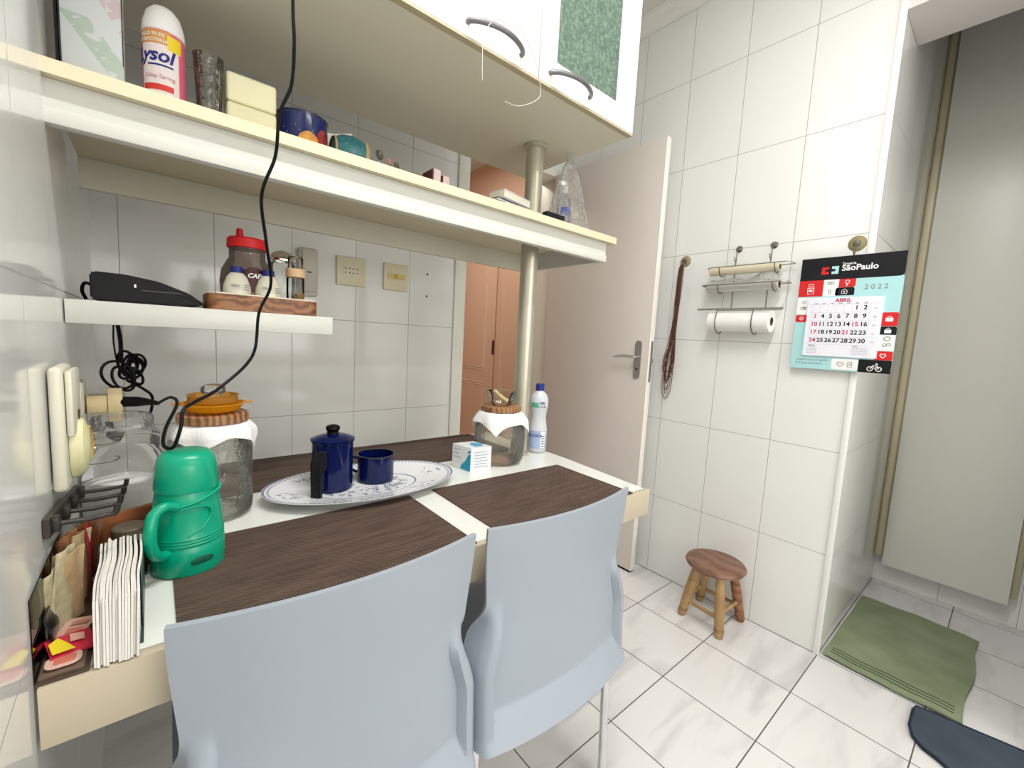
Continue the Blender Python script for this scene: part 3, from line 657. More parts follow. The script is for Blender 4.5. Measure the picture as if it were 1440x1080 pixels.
# enamel pot
kx, ky, kr_ = .335, 1.074, .0475
pot = thing('enamel_pot', (kx, ky, PZ0), 'cobalt blue enamel pot with lid and black handle on the platter', 'pot')
MB().lathe(kx, ky, [(0, PZ0), (kr_-.004, PZ0), (kr_, PZ0+.004), (kr_, PZ0+.118), (kr_+.003, PZ0+.121), (kr_+.003, PZ0+.124), (kr_-.002, PZ0+.124), (kr_-.002, PZ0+.01), (0, PZ0+.006)], 64).build('body', enamel, pot)
lid = MB().lathe(kx, ky, [(kr_+.004, PZ0+.1245), (kr_+.004, PZ0+.127), (kr_-.004, PZ0+.131), (kr_*.6, PZ0+.136), (.012, PZ0+.139), (0, PZ0+.139)], 64).build('lid', enamel, pot)
MB().lathe(kx, ky, [(0, PZ0+.139), (.014, PZ0+.139), (.013, PZ0+.143), (.0145, PZ0+.146), (.017, PZ0+.151), (.015, PZ0+.157), (.008, PZ0+.160), (0, PZ0+.1605)], 32).build('knob', blk, lid)
ha = math.atan2(-ky, -kx)-.42; hd = Vector((math.cos(ha), math.sin(ha), 0)); hp = Vector((kx, ky, 0))+hd*kr_
hf = frame_mtx((hp.x, hp.y, PZ0), hd, hd.cross(Vector((0, 0, 1))))   # local x outwards, y = up
mt = frame_mtx((hp.x, hp.y, PZ0), hd, Vector((hd.y, -hd.x, 0)))
K().prism([(0, .064), (.004, .064), (.004, .105), (0, .105)], .018, mt @ Matrix.Translation((0, 0, -.009))).build('handle_bracket', chrome, pot)
hm_ = bmesh.new(); tmp = K().prism([(.004, .068), (.012, .060), (.026, .066), (.028, .000), (.034, -.001), (.042, .001), (.046, .085), (.040, .096), (.018, .104), (.004, .102)], .022, mt @ Matrix.Translation((0, 0, -.011)))
bmesh.ops.bevel(tmp.bm, geom=list(tmp.bm.edges), offset=.0022, segments=2, affect='EDGES'); tmp.build('handle', blk_matte, pot)
# enamel mug
mx_, my_, mr = .448, 1.078, .0465
mug = thing('enamel_mug', (mx_, my_, PZ0), 'open cobalt blue enamel mug on the platter, right of the lidded pot', 'mug')
MB().lathe(mx_, my_, [(0, PZ0), (mr-.004, PZ0), (mr, PZ0+.004), (mr, PZ0+.068), (mr-.002, PZ0+.068), (mr-.002, PZ0+.006), (0, PZ0+.004)], 64).build('body', enamel, mug)
MB().lathe(mx_, my_, [(mr+.002, PZ0+.068), (mr+.0028, PZ0+.070), (mr+.002, PZ0+.072), (mr-.001, PZ0+.072), (mr-.0015, PZ0+.070), (mr-.001, PZ0+.068), (mr+.002, PZ0+.068)], 64).build('rim', enamel_in, mug)
ma = 2.6; md = Vector((math.cos(ma), math.sin(ma), 0))
MB().tube([Vector((mx_, my_, PZ0+.058))+md*mr, Vector((mx_, my_, PZ0+.060))+md*(mr+.016), Vector((mx_, my_, PZ0+.045))+md*(mr+.024), Vector((mx_, my_, PZ0+.028))+md*(mr+.014), Vector((mx_, my_, PZ0+.020))+md*mr], .0035, 8, smooth=5).build('handle', enamel, mug)

# glass jars with cloths and wooden lids
def cloth_f(cx, cy, rt, zt, rb, drop, rot, asym=0.):
    def f(u, v):   # square napkin draped over a round jar mouth
        a = 2*PI*u; s = 1/max(abs(math.cos(a-rot)), abs(math.sin(a-rot)))        # 1..1.414
        L = (rt+drop)*s*v
        if L < rt: r_, z_ = L, zt
        else:
            e = L-rt; k = min(1, e/.025); r_ = rt+min(e*.75, (rb-rt)+.004+.10*max(0, e-.03)); z_ = zt-e*(.35+.65*k)*(.92)
            r_ += .004*math.sin(a*7+1)*k
        return (cx+r_*math.cos(a), cy+r_*math.sin(a), z_+.0005*math.sin(a*9))
    return f
jl = thing('glass_jar', (.092, 1.065, T), 'clear glass jar with striped wooden lid and white cloth behind the green thermos', 'jar', 'cloth-topped glass jars')
jx, jy, jr = .092, 1.065, .069
MB().lathe(jx, jy, [(0, T+.003), (jr-.01, T+.003), (jr-.002, T+.010), (jr, T+.03), (jr, T+.145), (jr-.008, T+.168), (.056, T+.180), (.056, T+.198)], 64).lathe(jx, jy, [(.053, T+.198), (.053, T+.18), (jr-.011, T+.165), (jr-.003, T+.145), (jr-.003, T+.035), (jr-.012, T+.012), (0, T+.010)], 64).build('glass_body', glass_tex, jl)
MB().lathe(jx, jy, [(0, T+.201), (.060, T+.201), (.063, T+.203), (.063, T+.217), (.060, T+.219), (0, T+.219)], 64).build('lid', wood_lid, jl)
o = MB().grid(cloth_f(jx, jy, .0575, T+.2, jr+.002, .028, .35), 96, 24, .0008).build('cloth', cloth, loc=(jx, jy, T+.2)); tag(o, 'white cloth draped over the jar behind the green thermos', 'cloth')
jR = thing('glass_jar', (.872, 1.082, T), 'rippled glass jar with small wooden lid and pointed white cloth by the blue-capped bottle', 'jar', 'cloth-topped glass jars')
qx, qy, qr = .868, 1.078, .083
MB().lathe(qx, qy, [(0, T+.003), (qr-.016, T+.003), (qr-.005, T+.012), (qr, T+.03), (qr, T+.110), (qr-.010, T+.140), (.070, T+.155), (.066, T+.166)], 72).lathe(qx, qy, [(.063, T+.166), (.066, T+.153), (qr-.014, T+.137), (qr-.004, T+.108), (qr-.004, T+.032), (qr-.018, T+.010), (0, T+.009)], 72).build('glass_body', glass_tex, jR)
MB().lathe(qx, qy, [(0, T+.169), (.063, T+.169), (.066, T+.171), (.066, T+.184), (.063, T+.186), (0, T+.186)], 64).build('lid', wood_lid, jR)
o = MB().grid(cloth_f(qx, qy, .066, T+.168, qr+.001, .034, -.02), 96, 24, .0008).build('cloth', cloth, loc=(qx, qy, T+.168)); tag(o, 'white pointed cloth draped over the rippled jar by the bottle', 'cloth')
# glass bowl with spoon on right jar
gbz = T+.1865
gb = thing('glass_bowl', (qx, qy, gbz), 'small clear glass bowl on the wooden lid of the right jar', 'bowl')
MB().lathe(qx, qy, [(0, gbz), (.030, gbz), (.050, gbz+.046), (.048, gbz+.047), (.028, gbz+.003), (0, gbz+.003)], 8).build('bowl', glass_m, gb, ang=10)
sc = thing('wooden_scoop', (qx, qy, gbz+.004), 'pale wooden scoop resting in the small glass bowl', 'scoop')
MB().tube([(qx-.034, qy-.006, gbz+.050), (qx-.01, qy-.008, gbz+.030), (qx+.018, qy-.010, gbz+.012)], [.0055, .007, .009], 8, smooth=3).build('stem', mat('pale wood', (.66, .55, .28), .5), sc)
# amber dish and lidded glass on left jar
dz = T+.2195
o = MB().lathe(jx, jy-.002, [(0, dz), (.030, dz), (.046, dz+.006), (.053, dz+.018), (.057, dz+.0185), (.057, dz+.0205), (.052, dz+.0205), (.044, dz+.009), (.029, dz+.003), (0, dz+.003)], 64).box(jx-.068, jx-.050, jy-.012, jy+.012, dz+.0175, dz+.0205, .002).box(jx+.050, jx+.068, jy-.012, jy+.012, dz+.0175, dz+.0205, .002).build('amber_dish', amber, loc=(jx, jy, dz)); tag(o, 'amber yellow glass dish with tab handles on the left jar lid', 'dish')
al = thing('glass_cover', (jx, jy, dz+.0208), 'amber glass lid with clear knob resting on the amber dish', 'dish cover')
MB().lathe(jx, jy, [(.040, dz+.0225), (.044, dz+.0225), (.044, dz+.035), (.0455, dz+.037), (.042, dz+.037), (.041, dz+.033), (.038, dz+.025), (.012, dz+.021), (0, dz+.021)], 64).build('shell', amber_light, al)
MB().lathe(jx, jy, [(0, dz+.024), (.012, dz+.026), (.014, dz+.036), (.022, dz+.042), (.021, dz+.052), (.012, dz+.058), (0, dz+.059)], 32).build('knob', glass_far, al)
# far left jar with sugar
fx, fy = -.049, 1.09
jf = thing('sugar_jar', (fx, fy, T), 'wide clear glass jar of sugar by the left wall below the sockets', 'jar')
MB().lathe(fx, fy, [(0, T+.003), (.060, T+.003), (.065, T+.01), (.065, T+.11), (.061, T+.135), (.052, T+.150), (.054, T+.156), (.054, T+.170), (.050, T+.172)], 56).build('glass_body', glass_far, jf)
gl_ = MB().lathe(fx, fy, [(.056, T+.173), (.057, T+.178), (.050, T+.188), (.046, T+.196), (.046, T+.214), (.043, T+.220), (.020, T+.224), (0, T+.225)], 56).build('glass_lid', glass_far, jf)
tag(MB().lathe(fx, fy, [(0, T+.008), (.059, T+.008), (.062, T+.088), (.03, T+.098), (0, T+.101)], 48).build('sugar', mat('white sugar', (.85, .85, .86), .9), jf), kind='stuff')
# bottle
bx_, by_ = 1.066, 1.105
bt = thing('spray_bottle', (bx_, by_, T), 'translucent white alcohol bottle with blue cap at the far table corner', 'bottle')
bt.name = 'alcohol_bottle'
R1 = .034
MB().lathe(bx_, by_, [(0, T+.002), (R1-.004, T+.002), (R1, T+.008), (R1, T+.085), (R1-.003, T+.10), (R1-.007, T+.13), (R1-.004, T+.155), (R1-.001, T+.165), (R1-.001, T+.195), (R1-.008, T+.212), (.015, T+.222), (.013, T+.230), (0, T+.230)], 48).build('body', mat('milky plastic', (.74, .78, .82), .3, trans=.25), bt)
MB().lathe(bx_, by_, [(0, T+.225), (.0155, T+.225), (.0155, T+.247), (.014, T+.249), (0, T+.249)], 32).build('cap', navy, bt)
ba = math.atan2(-by_, -bx_)
lb = MB(); cyl_patch(lb, bx_, by_, R1, ba, 2.0, T+.018, T+.082); lb.build('front_label', solid('pale blue label', (.36, .45, .66)), bt)
lb = MB(); cyl_patch(lb, bx_, by_, R1, ba+.62, .5, T+.020, T+.080, .0008); lb.build('label_panel', pure_white, bt)
lb = MB(); cyl_patch(lb, bx_, by_, R1-.001, ba-.45, .8, T+.166, T+.183); lb.build('green_label', solid('green label', (.08, .42, .22)), bt)
lb = MB(); cyl_text(lb, 'ÁLCOOL', .014, bx_, by_, R1+.0004, ba-.25, T+.060, bold=.0003); cyl_text(lb, '70%', .012, bx_, by_, R1-.0006, ba+.35, T+.178, bold=.0003); cyl_text(lb, 'álcool gel', .008, bx_, by_, R1-.0006, ba+.35, T+.168)
for k in range(5): cyl_patch(lb, bx_, by_, R1, ba+.62, .35, T+.026+k*.009, T+.029+k*.009, .0012)
lb.build('lettering', navy, bt, smooth=False)
# medicine box
BX = [Vector((.716, 1.02, T)), Vector((.787, 1.013, T)), Vector((.702, 1.10, T))]
mb0 = thing('cardboard_box', (.74, 1.05, T), 'small white and blue cardboard box between the platter and the right jar', 'box')
e1 = (BX[1]-BX[0]); e2 = (BX[2]-BX[0]); Hb = .073
mt = Matrix(((e1.x, e2.x, 0, BX[0].x), (e1.y, e2.y, 0, BX[0].y), (0, 0, 1, T+.0005), (0, 0, 0, 1)))
K().box(0, 1, 0, 1, 0, Hb, mtx=mt).build('carton', mat('white carton', (.80, .82, .84), .35), mb0, smooth=False)
fl = frame_mtx(BX[0]+Vector((0, 0, .0005)), -e2, (e1.y*0-e2.y*-1 if False else -e1.x, -e1.y, 0)); W2 = e2.length
fl = frame_mtx(BX[2]+Vector((0, 0, .0005)), -e2, Vector((0, 0, 1)).cross(e2))
K().prism([(W2*.45, .002), (W2-.001, .002), (W2-.001, .055), (W2*.86, .05), (W2*.72, .03), (W2*.52, .016)], .0003, fl).prism([(W2*.80, .052), (W2*.99, .06), (W2*.99, .066), (W2*.86, .062)], .0003, fl).build('blue_swoosh', solid('teal swoosh', (.02, .32, .50)), mb0, smooth=False)
K().prism([(.35, .15), (.75, .2), (.98, .55), (.72, .8), (.45, .6)], .0003, Matrix(((e1.x, e2.x, 0, BX[0].x), (e1.y, e2.y, 0, BX[0].y), (0, 0, 1, T+Hb+.0006), (0, 0, 0, 1)))).build('blue_patch', solid('blue patch', (.10, .36, .60)), mb0, smooth=False)
fr2 = frame_mtx(BX[0]+Vector((0, 0, .0005)), e1, Vector((e1.y, -e1.x, 0)))
gbp = solid('grey blue print', (.42, .46, .55))
for k in range(6): K().box(.012, .06-.006*(k % 2), .012+.009*k, .0145+.009*k, 0, .0003, mtx=fr2).build('print_line', gbp, mb0, smooth=False)
for k, w in enumerate((.03, .022, .034)): K().box(.006, .006+w, .058-.012*k, .061-.012*k, 0, .0003, mtx=fl).build('print_line', gbp, mb0, smooth=False)
# green thermos
tx_, ty_, tr = .036, .852, .049
th = thing('thermos_jug', (tx_, ty_, T), 'bright green plastic thermos jug with looped handle', 'thermos')
MB().lathe(tx_, ty_, [(0, T), (tr-.004, T), (tr, T+.004), (tr+.001, T+.02), (tr+.001, T+.045), (tr-.001, T+.048), (tr-.001, T+.050), (tr+.0005, T+.052), (tr-.001, T+.055), (tr+.0005, T+.057), (tr-.001, T+.060), (tr+.0005, T+.062), (tr-.001, T+.066), (tr-.003, T+.10), (tr-.006, T+.125), (tr-.008, T+.135), (0, T+.135)], 72).build('body', green_pl, th)
MB().lathe(tx_, ty_, [(tr-.012, T+.1355), (tr-.006, T+.1355), (tr-.0055, T+.139), (tr-.0085, T+.172), (tr-.011, T+.185), (tr-.018, T+.194), (tr-.022, T+.1955), (0, T+.1955)], 72).build('cup', green_pl, th)
hang = math.atan2(-ty_, -tx_)-.62; hd = Vector((math.cos(hang), math.sin(hang), 0)); tg = Vector((-hd.y, hd.x, 0))
def hpnt(o, z, t=0.): return Vector((tx_, ty_, T+z))+hd*(tr+o)+tg*t
MB().tube([hpnt(-.008, .116, .012), hpnt(.006, .122, .006), hpnt(.020, .114), hpnt(.027, .095), hpnt(.028, .072), hpnt(.020, .053), hpnt(.006, .044), hpnt(-.004, .042)], [.0075, .008, .0085, .0085, .0085, .008, .0085, .009], 14, smooth=6).build('handle', green_pl, th)
fa = math.atan2(-ty_, -tx_)+.35
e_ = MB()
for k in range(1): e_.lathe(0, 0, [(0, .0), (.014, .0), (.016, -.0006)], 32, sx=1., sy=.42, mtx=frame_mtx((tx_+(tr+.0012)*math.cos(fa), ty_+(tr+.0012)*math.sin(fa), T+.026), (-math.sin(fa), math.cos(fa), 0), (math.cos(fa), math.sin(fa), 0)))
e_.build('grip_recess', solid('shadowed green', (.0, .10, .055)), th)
sh_ = [(0, 0)]
MB().tube([(tx_+(tr-.0015)*math.cos(a), ty_+(tr-.0015)*math.sin(a), T+z) for a, z in ((fa-.55, .112), (fa-.1, .115), (fa+.28, .108), (fa+.30, .095), (fa+.05, .078), (fa-.35, .068))], .0016, 8, smooth=5).build('embossed_line', green_pl, th)
MB().tube([(tx_+(tr-.005)*math.cos(fa+a), ty_+(tr-.005)*math.sin(fa+a), T+.122+.010*math.sin(a*1.2)) for a in [k*.12-1.6 for k in range(28)]], .003, 8).build('shoulder_ridge', green_pl, th)

# board, tray with sachets, napkins
cbx = thing('wooden_board', (-.05, .88, T), 'orange brown wooden board standing on edge left of the green thermos', 'board')
bm_ = K().prism([(-.103, T+.001), (-.002, T+.001), (-.002, T+.102), (-.03, T+.098), (-.088, T+.086), (-.097, T+.083), (-.103, T+.076)], .016, Matrix(((1, 0, 0, 0), (0, 0, 1, .886), (0, 1, 0, 0), (0, 0, 0, 1))))
bmesh.ops.bevel(bm_.bm, geom=list(bm_.bm.edges), offset=.002, segments=2, affect='EDGES'); bm_.build('panel', wood_board, cbx)
K().tube([(-.096, .8845, T+.066), (-.096, .8845, T+.080), (-.088, .8845, T+.081), (-.088, .8845, T+.066)], .0007, 6, closed=True).build('inlay', solid('dark inlay', (.05, .02, .01)), cbx)
pm = thing('pepper_jar', (-.036, .862, T), 'small glass jar with dark knurled lid behind the napkins', 'jar')
MB().lathe(-.036, .858, [(0, T+.002), (.018, T+.002), (.020, T+.006), (.020, T+.058), (.016, T+.064), (0, T+.064)], 32).build('glass_body', thin_glass('smoky glass', tint=(.4, .35, .3), mixd=.3, dcol=(.2, .15, .1)), pm)
MB().lathe(-.036, .858, [(0, T+.0645), (.021, T+.0645), (.0215, T+.066), (.0215, T+.082), (.020, T+.084), (0, T+.084)], 22).build('lid', mat('dark mottled lid', (.13, .10, .07), .5, noise=.5, nscale=120), pm, ang=10)
bs = thing('sachet_box', (-.087, .74, T), 'clear plastic organiser box with dark base against the left wall', 'box')
XA, XB, YA, YBb = -.1085, -.066, .642, .862
K().box(XA, XB, YA, YBb, T+.0005, T+.004).build('base', brown_c, bs)
K().box(XB-.001, XB, YA+.13, YBb, T+.004, T+.085).box(XA, XB, YBb-.001, YBb, T+.004, T+.10).box(XA, XA+.001, YA, YBb, T+.004, T+.10).build('clear_walls', thin_glass('clear acrylic', refl=1.35), bs, smooth=False)
def sf(u, v):
    e = math.sin(PI*u)*math.sin(PI*v)
    return (-.020+.040*u, .002*math.sin(6*u+3*v)+.004*e, .108*v)
protos = {}
SK = {'tan': (tan, 'tan spice sachet standing in the clear box by the wall', 'tan sachets standing in the clear box'),
      'cream': (mat('cream sachet', (.52, .47, .30), .4, noise=.5, nscale=70), 'cream spice sachet standing in the clear box by the wall', 'cream sachets standing in the clear box'),
      'rust': (mat('rust sachet', (.30, .12, .05), .4, noise=.6, nscale=60), 'rust brown spice sachet standing in the clear box by the wall', 'rust sachets standing in the clear box')}
for k, kind_ in enumerate(('cream', 'cream', 'tan', 'tan', 'rust', 'tan', 'rust', 'tan')):
    if kind_ not in protos: o = protos[kind_] = MB().grid(sf, 12, 16, .0015).build('sachet', SK[kind_][0])
    else: o = protos[kind_].copy(); C.objects.link(o)
    o.location = (-.1015+.006*(k % 3), .728+.0155*k, T+.0065); o.rotation_euler = (.03*(k % 3), .05*(k % 2), PI/2-.25-.13*((k*7) % 3)); o.scale = (.85, 1, .78+.24*((k*5) % 7)/7)
    tag(o, SK[kind_][1], 'sachet', SK[kind_][2])
def flat_sachet(x, y, w, h, rz, z, m, label, deco=None, tilt=(0, 0)):
    o = thing('sachet', (x, y, z), label, 'sachet', 'sachets lying in the clear box'); o.rotation_euler = (tilt[0], tilt[1], rz)
    mb = MB().grid(lambda u, v: (w*(u-.5), h*(v-.5), .002+.0025*math.sin(PI*u)*math.sin(PI*v)), 12, 12, .003); q = mb.build('packet', m); q.parent = o
    if deco:
        for di, (nm, mm, pts) in enumerate(deco):
            q = K().prism(pts, .0004, Matrix.Translation((0, 0, .0062+.0007*di))).build(nm, mm, smooth=False); q.parent = o
    return o
flat_sachet(-.087, .728, .034, .052, -.25, T+.005, mat('brown packet', (.10, .07, .05), .35), 'dark sachet with a pink label lying in the clear box', [('label_patch', solid('pale pink', (.72, .42, .34)), rrect(.028, .042, .005, 3, -.012, -.020)), ('label_print', solid('salmon', (.66, .22, .14)), [(-.004, -.012), (.010, -.012), (.010, -.002), (-.004, -.002)]), ('label_text', solid('salmon two', (.5, .25, .18)), [(-.004, .004), (.012, .004), (.012, .012), (-.004, .012)])])
flat_sachet(-.085, .690, .040, .036, .30, T+.012, mat('red packet', (.62, .03, .07), .25), 'shiny red and yellow sachet on top of the others in the clear box', [('yellow_corner', yellow, [(-.019, -.017), (.0, -.017), (-.004, -.004), (-.010, .010), (-.019, .002)]), ('pale_patch', solid('pale red', (.75, .40, .32)), [(-.002, -.004), (.010, -.006), (.012, .006), (.0, .010)])], tilt=(.15, .1))
flat_sachet(-.088, .663, .036, .034, .0, T+.0045, mat('brown packet two', (.16, .11, .08), .35), 'brown sachet with a pink oval label at the front of the clear box', [('label_patch', solid('pale pink two', (.74, .46, .38)), rrect(.030, .026, .009, 4, -.015, -.013)), ('label_print', solid('salmon three', (.62, .18, .12)), rrect(.018, .014, .003, 3, -.008, -.007))])
tag(MB().grid(lambda u, v: (-.102+.003*math.sin(5*v), .695+.04*u, T+.006+.045*v), 8, 8, .002).build('sachet', mat('black packet', (.012, .013, .018), .2), loc=(-.10, .71, T+.006)), 'glossy black sachet leaning on the wall side of the clear box', 'sachet')
tag(MB().grid(lambda u, v: (-.080+.004*math.sin(3*v), .812+.040*u, T+.006+.100*v), 8, 8, .002).build('sachet', darkred, loc=(-.08, .82, T+.006)), 'dark red sachet standing at the back of the clear box', 'sachet')
npk = None
nh = thing('napkin_holder', (-.04, .73, T), 'low greenish holder plate beside the white paper napkins', 'napkin holder')
K().box(-.060, -.019, .665, .80, T+.0002, T+.0022, .0005).build('base', mat('dark green plastic', (.03, .06, .05), .4), nh)
K().box(-.0205, -.019, .70, .80, T+.0024, T+.075, .0005).build('side_plate', mat('dark green plastic side', (.05, .08, .07), .3), nh)
for k in range(15):
    if npk is None:
        def nf(u, v):
            y = .0+.158*u-.012*(1-v)*0; z = .084*v
            return (.0009*math.sin(9*u+2)*v, y+.018*v, z-.010*(1-u)*v)
        npk = MB().grid(nf, 16, 12, .0024).build('paper_napkin', paper); o = npk
    else: o = npk.copy(); C.objects.link(o)
    t = (k-7)/7.
    o.location = (-.041+.0026*(k-7), .638+random.uniform(-.002, .004), T+.0026); o.rotation_euler = (0, .02*t, random.uniform(-.01, .01)); o.scale = (1, 1-.03*random.random(), 1-.07*random.random())
    tag(o, 'white paper napkin standing in the packed row at the table front', 'napkin', 'paper napkins packed upright')

# ------------------------------------------------------------------ left wall fittings
def on_left(y): return xl(y)
pl1 = thing('wall_socket', (xl(.9), .9, .98), 'tall white socket plate on the left wall above the key hooks', 'socket')
K().box(xl(.9)+.003, -.098, .845, .935, .908, 1.085, .006, 3).build('plate', white_pl, pl1)
K().box(-.0975, -.089, .852, .931, .985, 1.080, .004).build('rocker_panel', white_pl, pl1)
K().box(-.0888, -.0878, .890, .904, 1.000, 1.018).build('slot', solid('dark brown slot', (.06, .03, .01)), pl1)
nl = thing('night_light', (-.08, .90, .92), 'cream oval plug-in device on the white socket plate', 'plug')
K().lathe(0, 0, [(0, .020), (.018, .019), (.028, .014), (.033, .004), (.033, 0), (0, 0)], 36, sx=.95, sy=1.45, mtx=frame_mtx((-.0975, .898, .962), (0, -1, 0), (1, 0, 0))).build('housing', mat('cream translucent', (.70, .66, .40), .25), nl)
K().tube([(-.079, .905, .938), (-.0775, .918, .955), (-.0785, .918, .978), (-.079, .905, .990)], .0018, 8, smooth=5).build('ring_mark', solid('ochre', (.42, .27, .06)), nl)
for z in (.985, .955): K().tube([(-.082, .925, z-.03), (-.060, .932, z-.03), (-.050, .933, z-.028), (-.048, .933, z-.024), (-.053, .933, z-.022)], .0013, 6, smooth=4).build('wire_clip', dark_steel, nl)
pl2 = thing('wall_socket', (xl(1.2), 1.2, .96), 'second cream socket plate on the left wall below the small shelf', 'socket')
K().box(xl(1.2)+.003, -.108, 1.145, 1.225, .905, 1.030, .005).build('plate', white_pl, pl2)
K().box(-.1078, -.1065, 1.178, 1.188, .965, .98).build('slot', solid('dark slot', (.06, .03, .01)), pl2)
ad = thing('plug_adapter', (-.08, 1.19, .98), 'cream T-shaped plug adapter in the far wall socket', 'adapter')
K().box(-.1062, -.075, 1.185, 1.215, .965, 1.000, .002).box(-.0748, -.052, 1.18, 1.22, .945, 1.015, .002).build('body', mat('beige plastic', (.62, .50, .28), .4), ad)
pg = thing('power_plug', (-.04, 1.19, .98), 'black power plug with cable stuck into the T-shaped adapter', 'plug')
K().tube([(-.0515, 1.19, .985), (-.028, 1.175, .986), (-.012, 1.15, .988), (.004, 1.12, .989)], [.011, .0105, .007, .004], 12).build('body', blk, pg)
# long black cable from above
cbp = [(.193, .84, 2.775), (.190, .84, 2.3), (.193, .84, 1.90), (.191, .84, 1.695), (.193, .84, 1.63), (.191, .85, 1.567), (.175, .86, 1.518), (.172, .88, 1.454), (.154, .90, 1.388), (.166, .93, 1.314), (.179, .96, 1.239), (.160, .97, 1.182), (.147, .96, 1.099), (.091, .93, 1.042), (.050, .88, 1.024), (.034, .86, 1.015), (.030, .85, .99), (.020, .855, .957), (.008, .87, .958), (.012, .90, .98), (.030, .98, 1.008), (.022, 1.05, 1.010), (.004, 1.12, .989)]
cable = MB().tube(cbp, .0028, 8, smooth=8).build('power_cable', blk, loc=(.19, .84, 2.77)); tag(cable, 'long black cable hanging from above across both shelves to the plug', 'cable')
# coiled router cable
cc = thing('coiled_cable', (-.06, 1.22, 1.14), 'tangled black coiled cable hanging under the small shelf by the sockets', 'cable')
cen = Vector((-.056, 1.19, 1.052))
K().tube([(-.052, 1.12, 1.1435), (-.050, 1.14, 1.11), (-.052, 1.17, 1.07)], .0035, 8, smooth=4).tube([(-.058, 1.12, 1.1435), (-.060, 1.14, 1.11), (-.058, 1.17, 1.07)], .0015, 6, smooth=4).build('lead', blk, cc)
for k in range(9):
    a = random.uniform(-.6, .6); r1 = random.uniform(.016, .030); r2 = r1*random.uniform(.5, .8); o_ = cen+Vector((random.uniform(-.018, .028), random.uniform(-.01, .01), random.uniform(-.02, .02)))
    P = [o_+Vector((r2*math.cos(t)*math.cos(a)-r1*math.sin(t)*math.sin(a), .004*math.sin(2*t+k), r2*math.cos(t)*math.sin(a)+r1*math.sin(t)*math.cos(a))) for t in [2*PI*i/14 for i in range(14)]]
    K().tube(P, .0027, 7, closed=True, smooth=3).build('loop', blk, cc)
K().tube([(-.045, 1.19, 1.03), (-.02, 1.20, 1.01), (-.005, 1.2, .99), (-.01, 1.2, .95), (-.015, 1.2, .92)], .0028, 8, smooth=5).build('lead', blk, cc)
K().tube([(-.075, 1.19, .945), (-.07, 1.19, .92), (-.055, 1.19, .91)], [.006, .012, .010], 10, smooth=3).build('lower_plug', blk, cc)
# key hooks
kh = thing('key_hooks', (-.105, .75, .92), 'row of four dark metal hooks fixed to the left wall over the sachets', 'hook rack')
HK = ((.765, .893), (.845, .880), (.925, .868), (1.005, .858))
K().prism([(.750, .880), (.750, .905), (1.020, .868), (1.020, .845)], .006, Matrix(((0, 0, 1, xl(.75)+.001), (1, 0, 0, 0), (0, 1, 0, 0), (0, 0, 0, 1)))).build('bar', mat('dark bronze', (.05, .04, .033), .45, metal=.4), kh)
KHM = mat('bronze hook', (.03, .025, .022), .4, metal=.2)
for y_, z_ in HK:
    L = .058
    q = K().tube([(-.106, y_, z_), (-.103+L*.5, y_, z_-.001), (-.103+L*.95, y_, z_+.001)], .0032, 10).tube([(-.103+L*.93, y_, z_), (-.103+L, y_, z_+.003), (-.103+L+.002, y_, z_+.013)], .0036, 10, smooth=3)
    q.box(-.106, -.097, y_-.007, y_+.007, z_-.010, z_+.010, .002); q.build('hook', KHM, kh)

# ------------------------------------------------------------------ small shelf items
SZ = 1.1875
rt = thing('router', (0, 1.2, SZ), 'black wedge-shaped router lying at the wall end of the small shelf', 'router')
rp = [(-.088, .004), (-.080, .0005), (.050, .0005), (.083, .006), (.084, .009), (.058, .028), (.01, .046), (-.04, .0535), (-.082, .054), (-.088, .050)]
tmp = K().prism(rp, .15, Matrix(((1, 0, 0, 0), (0, 0, 1, 1.115), (0, 1, 0, SZ), (0, 0, 0, 1)))); bmesh.ops.bevel(tmp.bm, geom=list(tmp.bm.edges), offset=.003, segments=2, affect='EDGES')
tmp.build('case', blk_matte, rt)
K().box(-.026, -.023, 1.1132, 1.1147, SZ+.030, SZ+.036).build('led', pure_white, rt); K().box(-.015, .045, 1.1135, 1.1147, SZ+.024, SZ+.027).build('port_marks', solid('grey marks', (.03, .03, .035)), rt)
K().tube([(-.088, 1.19, SZ+.03), (-.10, 1.19, SZ+.035), (-.105, 1.195, SZ+.02), (-.10, 1.2, SZ+.004)], .003, 8, smooth=4).build('lead', blk, rt)
tr_ = thing('wooden_tray', (.2, 1.18, SZ), 'rectangular knotty brown wooden tray on the small shelf holding condiments', 'tray')
tmp = K().prism(rrect(.222, .13, .02, 5, .089, 1.115), .033, Matrix.Translation((0, 0, SZ+.0005))); tmp.build('body', wood_tray, tr_)
TZ = SZ+.034
for _m, pts in ((pure_white, 0),): K().tube([(.105, 1.1195, SZ+.0355), (.304, 1.1195, SZ+.0355)], .0022, 8).build('pale_rim', mat('pale worn rim', (.62, .52, .42), .4), tr_)
cj = thing('coffee_jar', (.172, 1.205, TZ), 'glass instant coffee jar with red lid and dark label on the tray', 'jar')
cx_, cy_ = .175, 1.20; ca = math.atan2(-cy_, -cx_)
MB().lathe(cx_, cy_, [(0, TZ+.001), (.046, TZ+.001), (.054, TZ+.010), (.056, TZ+.035), (.052, TZ+.062), (.042, TZ+.082), (.037, TZ+.090), (.037, TZ+.112), (0, TZ+.112)], 48).build('glass_body', thin_glass('coffee jar glass', tint=(.75, .70, .66), mixd=.25, dcol=(.5, .42, .38)), cj)
MB().lathe(cx_, cy_, [(0, TZ+.112), (.040, TZ+.112), (.0415, TZ+.114), (.0405, TZ+.132), (.037, TZ+.136), (0, TZ+.137)], 48).build('lid', red_p, cj)
